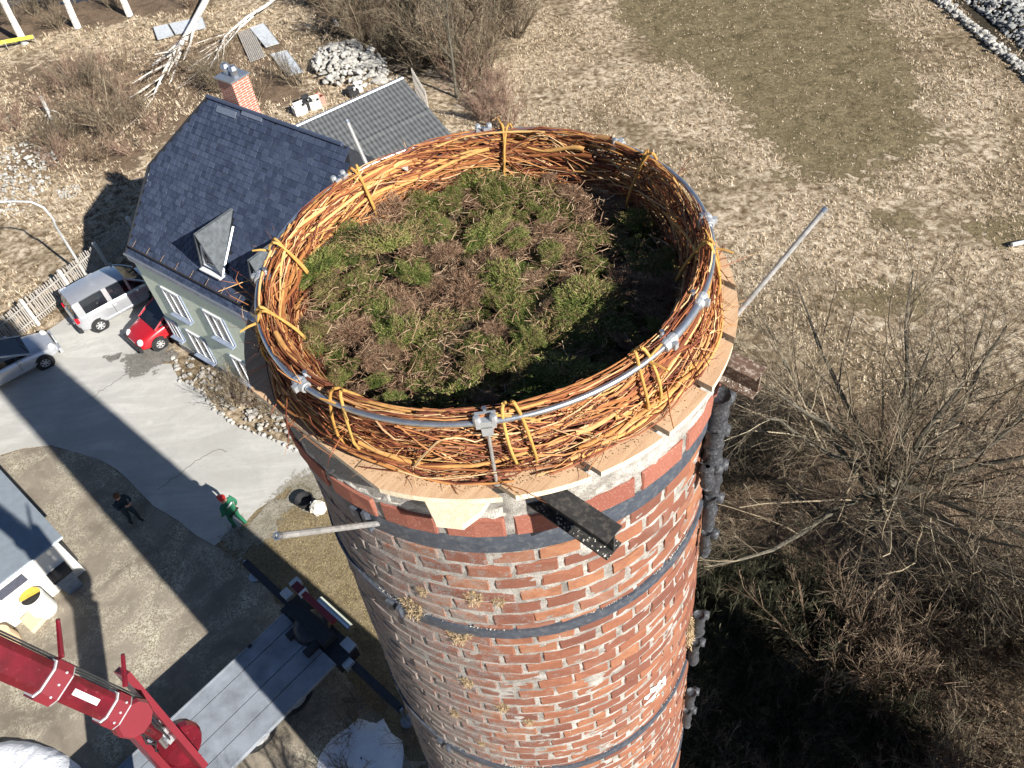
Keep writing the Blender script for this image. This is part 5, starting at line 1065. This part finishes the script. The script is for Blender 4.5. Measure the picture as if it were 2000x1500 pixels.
# rough mortar bevel on top of the crown
prof = [(cr0-.004, 19.668), (cr0+.004, 19.69), (cr0-.008, 19.75), (cr0-.04, 19.83), (cr0-.14, 19.875), (cr0-.40, 19.88)]; ns = 170; v = []
for rr_, zz in prof:
    for k in range(ns): a = 2*math.pi*k/ns; q = rr_+rng.normal(0, .006); v.append((q*math.cos(a), q*math.sin(a), zz+rng.normal(0, .006)))
f = [(j*ns+i, j*ns+(i+1) % ns, (j+1)*ns+(i+1) % ns, (j+1)*ns+i) for j in range(len(prof)-1) for i in range(ns)]
obj('mortar_cap', npmesh('mortar_cap', np.array(v), np.array(f), M['capmortar'], smooth=False), chim)
# steel bands
for zb, hh in bands_z:
    r = rad_at(zb)+.012+(.008 if zb > 19 else 0); ns = 128; prof = [(r-.02, zb-hh), (r+.010, zb-hh), (r+.012, zb), (r+.010, zb+hh), (r-.02, zb+hh)]; v = []
    for rr_, zz in prof:
        for k in range(ns): a = 2*math.pi*k/ns; q = rr_+(rng.normal(0, .0008)); v.append((q*math.cos(a), q*math.sin(a), zz))
    f = [(j*ns+i, j*ns+(i+1) % ns, (j+1)*ns+(i+1) % ns, (j+1)*ns+i) for j in range(len(prof)-1) for i in range(ns)]
    bo = obj('steel_band', npmesh('steel_band', np.array(v), np.array(f), M['band'], smooth=False), chim)
    for a0 in (-127, 20):
        a = rad(a0); mb = MB(); mb.box((math.cos(a)*(r+.024), math.sin(a)*(r+.024), zb), (.03, .022, hh*2.2), rz=a); mb.box((math.cos(a-.06)*(r+.02), math.sin(a-.06)*(r+.02), zb), (.02, .05, hh*1.4), rz=a); obj('band_clamp', mb.mesh('band_clamp', M['band']), bo)
    # line of lime and dirt lying on top of the band
    N = 2200; a = rng.uniform(0, 2*np.pi, N); a = a[(np.sin(a*5+zb)+np.sin(a*13+zb*3)+rng.normal(0, .6, N)) > .9]; N = len(a); P = np.column_stack([np.cos(a)*(r-.002), np.sin(a)*(r-.002), np.full(N, zb+hh+.004)])
    if zb > 13: rocks_stuff('mortar_crumbs', P+rng.normal(0, .003, P.shape), rng.uniform(.003, .013, N), M['capmortar'], parent=chim)
# lime patch and dry moss tufts on the brickwork
a = rad(-52); mb = MB(); 
pm = []
for i in range(9):
    for j in range(5): aa = a+(i-4)*.0235+rng.normal(0, .003); zz = 16.98+(j-2)*.055-.012*(i-4)+rng.normal(0, .008); q = rad_at(zz)+.011+rng.normal(0, .002); pm.append((q*math.cos(aa), q*math.sin(aa), zz))
f = [(i*5+j, (i+1)*5+j, (i+1)*5+j+1, i*5+j+1) for i in range(8) for j in range(4)]
obj('lime_patch', npmesh('lime_patch', np.array(pm), np.array(f), M['lime'], smooth=True), chim)
pm2 = MB()
for i, j, L in ((-2.4,.6,.07),(-1.1,.9,.05),(-.2,.1,.09),(1.2,.4,.06),(1.8,-.5,.08),(-1.8,-.6,.05),(.4,-.8,.05)):
    aa = a+i*.0235; zz = 16.98+j*.055-.012*i; q = rad_at(zz)+.016; pm2.tube([(q*math.cos(aa), q*math.sin(aa), zz), (q*math.cos(aa+L*.5), q*math.sin(aa+L*.5), zz+L*.3)], .004, 4)
obj('scratch_marks', pm2.mesh('scratch_marks', M['stonegrey']), chim)
def tuft_mesh(name, n, L, wd, mat, seed, dome=.6, lo=.0, hi=1., lump=0.):
    q = np.random.default_rng(seed); th = q.uniform(0, 6.28, n); ph = np.arccos(q.uniform(0, 1, n)); d = np.column_stack([np.cos(th)*np.sin(ph), np.sin(th)*np.sin(ph), np.cos(ph)*.8+.15]); d /= np.linalg.norm(d, axis=1, keepdims=True)
    k = q.uniform(2, 6, 6); o = q.uniform(0, 6.28, 6); W = np.sin(d[:, 0]*k[0]+o[0]+np.sin(d[:, 1]*k[1]+o[1]))+np.sin(d[:, 1]*k[2]*1.6+o[2]+d[:, 0]*k[3])+.6*np.sin((d[:, 0]-d[:, 1])*k[4]*2+o[3])
    b = d*(q.uniform(.5, 1., n)*(1+lump*W*.16))[:, None]*[1, 1, dome]; l = L*q.uniform(.4, 1.4, n); s = np.cross(d, q.normal(size=(n, 3))); s /= np.linalg.norm(s, axis=1, keepdims=True); s *= wd*q.uniform(.6, 1.4, n)[:, None]
    g = d+q.normal(0, .55 if lump else .1, (n, 3)); g /= np.linalg.norm(g, axis=1, keepdims=True); m1 = b+g*l[:, None]*.5; dd = g+q.normal(0, .6, (n, 3)); dd /= np.linalg.norm(dd, axis=1, keepdims=True); t1 = m1+dd*l[:, None]*.5
    v = np.stack([b-s, b+s, m1+s*.8, m1-s*.8, t1], 1).reshape(-1, 3); i0 = np.arange(n)*5; quads = np.stack([i0, i0+1, i0+2, i0+3], 1); tr = np.stack([i0+3, i0+2, i0+4], 1)
    t = q.uniform(0, 1, n) if not lump else (.5+.16*W+q.normal(0, .16, n)).clip(0, 1)
    return npmesh(name, v, [tr, quads], mat, np.repeat(lo+(hi-lo)*t, 5))
tm = tuft_mesh('moss_tuft', 420, .34, .035, M['straw'], 5, lump=1.)
for a0, zz, s in ((-123,18.66,.075),(-111,18.50,.06),(-108,18.56,.04),(-118,18.9,.035),(-104,18.95,.05),(-98,18.92,.035),(-112,17.9,.045),(-103,17.62,.045),(-120,17.3,.04),(-96,17.4,.035),(-28,16.95,.10),(-29,17.1,.08),(-113,16.9,.03)):
    a = rad(a0); q = rad_at(zz)+.01; o = bpy.data.objects.new('moss_tuft', tm); link(o); o.parent = chim; o.matrix_basis = Matrix.Translation((q*math.cos(a), q*math.sin(a), zz)) @ Matrix.Rotation(a, 4, 'Z') @ Matrix.Rotation(rad(80), 4, 'Y') @ Matrix.Diagonal((s*1.2, s, s*.6, 1))
# tarred pipe pieces down the right flank
def flank(a0, z, out): a = rad(a0); q = rad_at(z)+out; return np.array([q*math.cos(a), q*math.sin(a), z])
for a0, za, zb_, rr_ in ((-30,19.62,19.34,.050),(-31,19.40,19.12,.045),(-34,19.16,18.98,.034),(-24,18.92,18.62,.040),(-26,18.66,18.32,.034),(-28,18.34,18.1,.026),(-25,17.15,16.85,.040),(-28,16.85,16.5,.034),(-26,15.8,15.5,.038),(-28,15.5,15.15,.034)):
    pts = [flank(a0, za+(zb_-za)*t, .06)+rng.normal(0, .004, 3) for t in np.linspace(0, 1, 7)]; rs = [rr_*(1+.18*(k % 2))*random.uniform(.9, 1.1) for k in range(7)]
    mb = MB(); mb.tube(pts, rs, 10); k1 = flank(a0+1.5, za-.04, .10); mb.lathe(k1, [(.001,.03),(.03,.03),(.036,0),(.03,-.03),(.001,-.03)], 10, (math.cos(rad(a0)), math.sin(rad(a0)), 0)); obj('tarred_pipe_piece', mb.mesh('tarred_pipe_piece', M['tar'], True), chim)
for a0, zz in ((-33,19.25),(-36,19.18),(-25,18.5)): 
    mb = MB(); c = flank(a0, zz, .07); mb.lathe(c, [(.012,-.03),(.034,-.02),(.034,.02),(.012,.03)], 12, flank(a0, zz-.1, .0)-flank(a0, zz, .0)); obj('pipe_ring', mb.mesh('pipe_ring', M['tar']), chim)

# ---- lightning rods, each fixed to the top band
for P0_, P1_, lb in (((-.64,-.92,19.42), (-.90,-1.30,20.0), 'grey metal rod sticking out to the left of the chimney over the lawn'), ((1.10,-.12,19.45), (1.65,.08,20.1), 'grey metal rod sticking out to the right over the dry meadow'), ((-.50,1.0,19.45), (-.755,1.60,20.05), 'pale metal rod sticking up behind the nest against the shed roof')):
    e = empty('metal_rod', P0_, lb, 'rod', 'metal rods fixed round the chimney top') if False else empty('metal_rod', P0_, lb, 'rod')
    mb = MB(); mb.tube([P0_, P1_], .0135, 10); mb.build('rod_shaft', M['rod'], e, smooth=False); mb = MB(); d = (np.array(P1_)-P0_); d /= np.linalg.norm(d); mb.lathe(P1_, [(.010,-.01),(.016,-.01),(.016,.014),(.010,.014)], 10, d); mb.build('end_sleeve', M['galv'], e)
# ---- steel beams under the boards
bd = np.array([math.cos(rad(-47)), math.sin(rad(-47)), 0]); bn_ = np.array([-bd[1], bd[0], 0])
Bm = np.column_stack([bd, bn_, UP])
for mo, end, mt, lb, zt in ((-.70, 1.27, 'beam', 'black steel I-beam end jutting out of the chimney front', 19.875), (.345, 1.29, 'beam_brown', 'rusty brown steel I-beam end jutting out at the right over the meadow', 19.875)):
    e = empty('steel_beam', bd*.6+bn_*mo+UP*(zt-.07), lb, 'steel beam'); Lb = end+1.2; c = bd*(end-Lb/2)+bn_*mo
    mb = MB(); mb.box(c+UP*(zt-.004), (Lb, .095, .008), M=Bm); mb.build('top_flange', M[mt], e)
    mb = MB(); mb.box(c+UP*(zt-.066), (Lb, .008, .115), M=Bm); mb.build('web', M[mt], e)
    mb = MB(); mb.box(c+UP*(zt-.128), (Lb, .095, .008), M=Bm); mb.build('bottom_flange', M[mt], e)
    Pc = np.column_stack([rng.uniform(.9, end, 120), rng.uniform(-.045, .045, 120)]); P = np.array([bd*x+bn_*(mo+y)+UP*(zt-.123) for x, y in Pc]); rocks_stuff('rust_flakes', P, rng.uniform(.003, .011, 120), M['capmortar'], parent=e)

# ---- platform boards
plat = empty('wooden_platform', (0, 0, PZ-.05), 'round platform of pale pine boards with gaps, lying on the chimney mouth', 'platform')
PCX = np.array([-.02, -.04]); PR_ = 1.185; gaps = [-1.165, -.854, -.563, -.236, .072, .383, .69, 1.0, 1.3]
bnd = np.array([math.cos(rad(43)), math.sin(rad(43)), 0]); pc = np.array([*PCX, 0])
TH = .032
for g0, g1 in zip(gaps[:-1], gaps[1:]):
    lo_, hi_ = g0+.019, g1-.019; c0 = pc@bnd; pts = []
    lo_c, hi_c = max(lo_-c0, -PR_+.002), min(hi_-c0, PR_-.002)
    if hi_c <= lo_c: continue
    ms = np.linspace(lo_c, hi_c, 12); right = [(m_, math.sqrt(max(PR_**2-m_**2, 0))) for m_ in ms]; left = [(m_, -x) for m_, x in right[::-1]]
    poly = [pc+bnd*m_+bd*x+UP*PZ for m_, x in right+left]; poly = poly if np.cross(poly[1]-poly[0], poly[-2]-poly[0])[2] > 0 else poly[::-1]
    mb = MB(); mb.slab(poly, TH, UP); dz = random.gauss(0, .0025); me = mb.mesh('board', [M['board'], M['board_end']])
    for p in me.polygons:
        if abs(p.normal.z) < .5: p.material_index = 1
    # object space turned so that the grain follows the board
    Mt = Matrix(np.column_stack([bd, bn_, UP]).tolist()).to_4x4(); me.transform(Mt.inverted()); o = obj('board', me, plat); o.matrix_basis = Matrix.Translation((0, 0, -(PZ-.05)+dz)) @ Mt
mb = MB()
for x in (-.7, 0., .7): mb.box(bd*x*1.0+pc+UP*(PZ-TH-.018), (.10, 1.9 if x == 0 else 1.6, .03), M=Bm)
mb.build('cross_batten', M['underframe'], plat)
mb = MB(); mb.lathe((PCX[0], PCX[1], PZ-TH-.006), [(PR_-.07,0),(.6,0)], 80); mb.build('under_layer', M['underframe'], plat)
# board offcut under the front edge
Q = [G(826,972,19.83), G(955,975,19.83), G(938,1000,19.83), G(903,1026,19.83), G(850,1020,19.83)]; e = empty('board_offcut', np.mean(Q, 0), 'bright cut piece of board wedged under the platform front', 'board')
mb = MB(); n_ = np.cross(Q[1]-Q[0], Q[3]-Q[0]); n_ /= np.linalg.norm(n_); n_ = n_ if n_@(CAM-Q[0]) > 0 else -n_; mb.slab(Q, .035, n_); mb.build('offcut', M['board_end'], e)
# sawdust and white nest-cloth scraps on the boards
N = 1800; a = rng.normal(rad(-97), .45, N); rr_ = rng.uniform(1.0, 1.15, N); P = np.column_stack([rr_*np.cos(a), rr_*np.sin(a)-.03, np.full(N, PZ+.002)])
m_ = (P@bnd); keep = np.min(np.abs(m_[:, None]-np.array(gaps)), 1) > .022; rocks_stuff('sawdust_crumbs', P[keep], rng.uniform(.002, .007, keep.sum()), M['straw'])

# ---- galvanised ring
RCN = np.array([-.019, -.157, 20.318]); nrm_ = np.array([-.0345, .0156, .9993]); nrm_ /= np.linalg.norm(nrm_)
ru = np.cross([0, 1., 0], nrm_); ru /= np.linalg.norm(ru); rv_ = np.cross(nrm_, ru)
def RP(a, r=1., z=0.): return RCN+(ru*math.cos(a)+rv_*math.sin(a))*r+nrm_*z
ring = empty('galvanised_ring', RCN, 'galvanised pipe ring with clamps crowning the willow nest', 'pipe ring')
pts = np.array([RP(a) for a in np.linspace(0, 2*np.pi, 161)]); v, f = tubes(pts[None], np.full((1, 161), .0122), 12); obj('pipe', npmesh('pipe', v, f, M['galv'], smooth=True), ring, world=True)
def ang_of(px, py):
    P = G(px, py, RCN[2])-RCN; return math.atan2(P@rv_, P@ru)
for (px, py), kind in (((945,256),0),((680,352),0),((516,527),1),((590,742),1),((950,822),0),((1303,680),1),((1360,600),1),((1383,445),1),((1215,280),1)):
    a = ang_of(px, py); t = -ru*math.sin(a)+rv_*math.cos(a); o_ = ru*math.cos(a)+rv_*math.sin(a); Mx = np.column_stack([t, o_, nrm_]); c = RP(a)
    mb = MB()
    if kind == 0:
        mb.box(c+nrm_*.004, (.074, .040, .034), M=Mx); mb.box(c+nrm_*.010-o_*.020, (.078, .010, .042), M=Mx)
        for s in (-1, 1): mb.lathe(c+t*s*.030+nrm_*.02+o_*.008, [(.001,.024),(.012,.022),(.015,.010),(.015,-.008)], 8, nrm_)
        mb.box(c-nrm_*.03, (.04, .04, .05), M=Mx)
    else:
        mb.lathe(c, [(.014,-.035),(.023,-.034),(.026,-.012),(.021,0),(.026,.012),(.023,.034),(.014,.035)], 12, t)
        mb.box(c-o_*.026+nrm_*.0, (.03, .028, .035), M=Mx); mb.tube([c-o_*.03+nrm_*.03, c-o_*.03-nrm_*.03], .007, 8)
        mb.box(c+o_*.024, (.022, .03, .028), M=Mx)
    cl = mb.build('clamp', M['galvdull'], ring)
    mb = MB(); mb.tube([c+nrm_*.035-o_*.03, c-nrm_*.035-o_*.03], .005, 6); mb.lathe(c+nrm_*.036-o_*.03, [(.001,.008),(.010,.008),(.010,0),(.001,0)], 6, nrm_); mb.build('bolt', M['galv'], cl)
    if kind == 0:
        b = RP(a, 1.0); mb = MB(); mb.tube([b-nrm_*.03, (b[0], b[1], PZ+.002)], .007, 8); mb.lathe((b[0], b[1], PZ+.001), [(.001,.006),(.017,.006),(.017,0)], 12); mb.build('strut', M['rod'], ring)
s0, s1 = ang_of(1303,680), ang_of(1360,600); pts = np.array([RP(a) for a in np.linspace(s0, s1, 12)]); v, f = tubes(pts[None], np.full((1, 12), .0185), 12); obj('coupling_sleeve', npmesh('coupling_sleeve', v, f, M['galv'], smooth=True), ring, world=True)

# ---- willow wreath
nest = empty('willow_nest', (RCN[0], RCN[1], PZ), 'woven wreath of orange willow rods tied to the metal ring', 'nest')
NC = np.array([-.01, -.075])                   # centre of the wreath foot
def weave(n, span, K, r0, seed, wob=.02, thick=1., zlo=0., zhi=1., layer=None):
    q = np.random.default_rng(seed); t = q.uniform(zlo, zhi, n)      # height in the wall 0 foot 1 rim
    a0 = q.uniform(0, 2*np.pi, n); sp = q.uniform(*span, n); u = np.linspace(0, 1, K)
    A = a0[:, None]+sp[:, None]*u; T = t[:, None]+q.normal(0, .16, n)[:, None]*(u-.5)*2+wob*4*np.sin(u*q.uniform(3, 9, n)[:, None]+q.uniform(0, 6, n)[:, None])
    T = T.clip(-.02, 1.04)
    # wall centre line leans: foot radius .97, rim radius .94; thickness .06 to each side
    o_ = q.uniform(-1, 1, n); o_ = np.sign(o_)*np.abs(o_)**.6; Tc = T.clip(0, 1); off = o_[:, None]*(.118*(1-Tc)**1.2+.022*Tc)*thick+q.normal(0, .010, (n, 1))*np.sin(u*7)*(1.3-Tc)
    Rr = .962+.004*T+off+.010*np.sin(A*3+1)*(1-Tc); cx = NC[0]+(RCN[0]-NC[0])*T; cy = NC[1]+(RCN[1]-NC[1])*T
    Z = PZ+.018+T*(RCN[2]-PZ-.01)+nrm_[0]*0
    Rr = Rr+np.cumsum(q.normal(0, .0022, Rr.shape), 1)*(1.2-Tc); T = T+np.cumsum(q.normal(0, .006, T.shape), 1)*(1.1-Tc); Z = PZ+.018+T.clip(0, 1.05)*(RCN[2]-PZ-.01)
    P = np.stack([cx+Rr*np.cos(A), cy+Rr*np.sin(A), Z-.0345*-1*np.cos(A)*-1*T*0+(.034*np.cos(A)-.0156*np.sin(A))*T], -1)
    R = r0*q.choice([.6, .8, 1., 1.25, 1.5], n)[:, None]*np.linspace(1.25, .40, K)[None]*q.uniform(.9, 1.1, (n, K))
    return P, R
P, R = weave(190, (.6, 1.8), 20, .0068, 21, wob=.022)
P2, R2 = weave(66, (.5, 1.3), 20, .0092, 22, zlo=.05, zhi=.95)
k = 0
for PP, RR_ in ((P, R), (P2, R2)):
    for i in range(len(PP)):
        v, f = tubes(PP[i:i+1], RR_[i:i+1], 6); o = obj('willow_rod', npmesh('willow_rod', v, f, M['willow'], np.full(len(v), 0.), smooth=True), nest, world=True)
P, R = weave(1500, (.3, 1.2), 12, .0028, 23, wob=.04, thick=1.15)
P = P+rng.normal(0, .003, P.shape); v, f = tubes(P, R, 4); tn = np.repeat(rng.uniform(0, 1, len(P)), 12*4)
tag(obj('thin_rods', npmesh('thin_rods', v, f, M['twig'], tn), nest, world=True), kind='stuff')
# stray twigs pointing away
n = 260; K = 7; q = rng; a = q.uniform(0, 2*np.pi, n); T = q.uniform(0, .8, n); base = np.stack([NC[0]+(.99+q.normal(0, .03, n))*np.cos(a), NC[1]+(.99+q.normal(0, .03, n))*np.sin(a), PZ+.02+T*.32], -1)
sgn = np.where(q.random(n) < .5, 1, -1); tan = np.stack([-np.sin(a)*sgn, np.cos(a)*sgn, q.normal(0, .25, n)], -1); outw = np.stack([np.cos(a), np.sin(a), q.normal(0, .3, n)], -1)*q.uniform(-.25, .9, n)[:, None]
d = tan+outw; d /= np.linalg.norm(d, axis=1, keepdims=True); L = q.uniform(.08, .34, n); pts = [base]
for k in range(K-1): d = d+q.normal(0, .14, d.shape)+[0, 0, -.02]; d /= np.linalg.norm(d, axis=1, keepdims=True); pts.append(pts[-1]+d*(L/(K-1))[:, None])
P = np.stack(pts, 1); P[..., 2] = np.maximum(P[..., 2], PZ+.006); R = np.linspace(.0036, .0016, K)[None]*q.uniform(.7, 1.4, n)[:, None]
l2 = branch_out(P, R, 3, .45, .6, 5, .3, 1., rr=.7); l2[0][..., 2] = np.maximum(l2[0][..., 2], PZ+.005)
tag(obj('stray_twigs', mesh_of('stray_twigs', [(P, R), l2], M['twig'], (4, 3)), nest, world=True), kind='stuff')
# bindings: pairs of split willow wound round ring and wreath
for px, py in ((982,258),(1268,318),(1397,498),(1262,716),(1008,818),(664,791),(506,618),(545,478),(700,342)):
    a = ang_of(px, py)
    for s in (-1, 1):
        aa = a+s*.016+random.gauss(0, .004); loop = []
        for k in np.linspace(0, 2*np.pi, 22):
            # oval round the wall section, a little larger than it
            T = .52+.58*math.cos(k); Tq = min(1, max(0, T)); rr_ = .962+.010*Tq+math.sin(k)*(.128*(1-Tq)+.046*Tq); cx = NC[0]+(RCN[0]-NC[0])*T; cy = NC[1]+(RCN[1]-NC[1])*T; tw = aa+s*.02*math.sin(k)+.03*(.5-T)
            z = PZ+.022+T*(RCN[2]-PZ-.0)+(.034*math.cos(aa)-.0156*math.sin(aa))*T; loop.append((cx+rr_*math.cos(tw), cy+rr_*math.sin(tw), max(z, PZ+.01)))
        mb = MB(); mb.tube(loop, .0068, 6); mb.build('binding', M['binding'], nest, smooth=True)
    for k in range(2):
        c = RP(a, 1.0, .0); d = rng.normal(0, 1, 3); d[2] = abs(d[2])*.3; d /= np.linalg.norm(d); mb = MB(); mb.tube([c, c+d*.05, c+d*.09+[0, 0, -.01]], [.006, .005, .004], 5); mb.build('binding_end', M['binding'], nest)
# white cloth scraps
for k in range(5):
    a = rad(random.choice((95, 110, 120, 130, -140))+random.uniform(-5, 5)); c = RP(a, 1.0-.02, -.02-.05*random.random()); e3 = rng.normal(0, .018, (4, 3)); mb = MB(); mb.quad(c+e3[0], c+[.04, 0, 0]+e3[1], c+[.04, .03, 0]+e3[2], c+[0, .03, 0]+e3[3]); mb.slab([c+e3[0], c+[.04, 0, 0]+e3[1], c+[.04, .03, 0]+e3[2], c+[0, .03, 0]+e3[3]], .002); mb.build('cloth_scrap', M['lime'], nest)

# ---- sods filling the nest
fill = empty('sod_filling', (NC[0], NC[1], PZ+.02), 'green and brown moss sods filling the inside of the willow nest', 'nest filling')
ns_ = 60; v = [(NC[0], NC[1], PZ+.05)]
for j in range(1, 10):
    for i in range(ns_): a = 2*math.pi*i/ns_; r_ = .93*j/9; v.append((NC[0]+r_*math.cos(a), NC[1]+r_*math.sin(a), PZ+.085-.05*(j/9)**2+rng.normal(0, .006)))
t3 = [(0, 1+i, 1+(i+1) % ns_) for i in range(ns_)]; t4 = [(1+(j-1)*ns_+i, 1+j*ns_+i, 1+j*ns_+(i+1) % ns_, 1+(j-1)*ns_+(i+1) % ns_) for j in range(1, 9) for i in range(ns_)]
obj('peat_bed', npmesh('peat_bed', np.array(v), [np.array(t3), np.array(t4)], M['mossbase'], smooth=True), fill, world=True)
gm = [tuft_mesh('moss_sod', 5200, .17, .0105, M['moss'], 60+k, .8, 0, .90, 1.) for k in range(5)]
gy = [tuft_mesh('moss_sod', 5200, .17, .0105, M['moss'], 80+k, .8, .35, .97, 1.) for k in range(2)]
bmn = [tuft_mesh('root_sod', 3600, .26, .008, M['root'], 70+k, .65, 0, 1., 1.) for k in range(4)]
def sod(x, y, s, kind, z=0.):
    me = random.choice(kind); o = bpy.data.objects.new(me.name.split('.')[0], me); link(o); o.parent = fill
    o.matrix_basis = Matrix.Translation((x, y, .055+z)) @ Matrix.Rotation(random.uniform(0, 6.28), 4, 'Z') @ Matrix.Rotation(random.gauss(0, .35), 4, 'X') @ Matrix.Diagonal((s*random.uniform(.9, 1.5), s*random.uniform(.65, 1.1), s*random.uniform(.5, 1.0), 1))
random.seed(17); placed = []
for tries in range(6000):
    if len(placed) >= 240: break
    r_ = .87*math.sqrt(random.random()); a = random.uniform(0, 6.28); x, y = r_*math.cos(a), r_*math.sin(a); s = random.choice((.05, .06, .075, .09, .115, .135))*random.uniform(.9, 1.1)
    if all((x-p[0])**2+(y-p[1])**2 > (.56*(s+p[2]))**2 for p in placed): placed.append((x, y, s))
for x, y, s in placed:
    q = math.sin(x*9+1.3+y*3)*math.cos(y*8.5-.7+x*4)+random.gauss(0, .6); kind = bmn if q > .30 else (gy if q < -.8 else gm)
    sod(x, y, s*(1.12 if kind is not bmn else 1.0), kind, random.choice((-.03, -.01, .01, .03, .055)))
# loose roots and needles between the sods
n = 4200; a = rng.uniform(0, 6.28, n); r_ = .88*np.sqrt(rng.random(n)); b = np.column_stack([NC[0]+r_*np.cos(a), NC[1]+r_*np.sin(a), PZ+.08+rng.uniform(0, .09, n)]); d = rng.normal(0, 1, (n, 3))*[1, 1, .35]; d /= np.linalg.norm(d, axis=1, keepdims=True); L = rng.uniform(.02, .09, n)[:, None]
P = np.stack([b, b+d*L*.5+rng.normal(0, .006, (n, 3)), b+d*L+rng.normal(0, .01, (n, 3))], 1); v, f = tubes(P, np.full((n, 3), .0016), 3); tag(obj('loose_roots', npmesh('loose_roots', v, f, M['root'], np.repeat(rng.random(n), 9)), fill, world=True), kind='stuff')
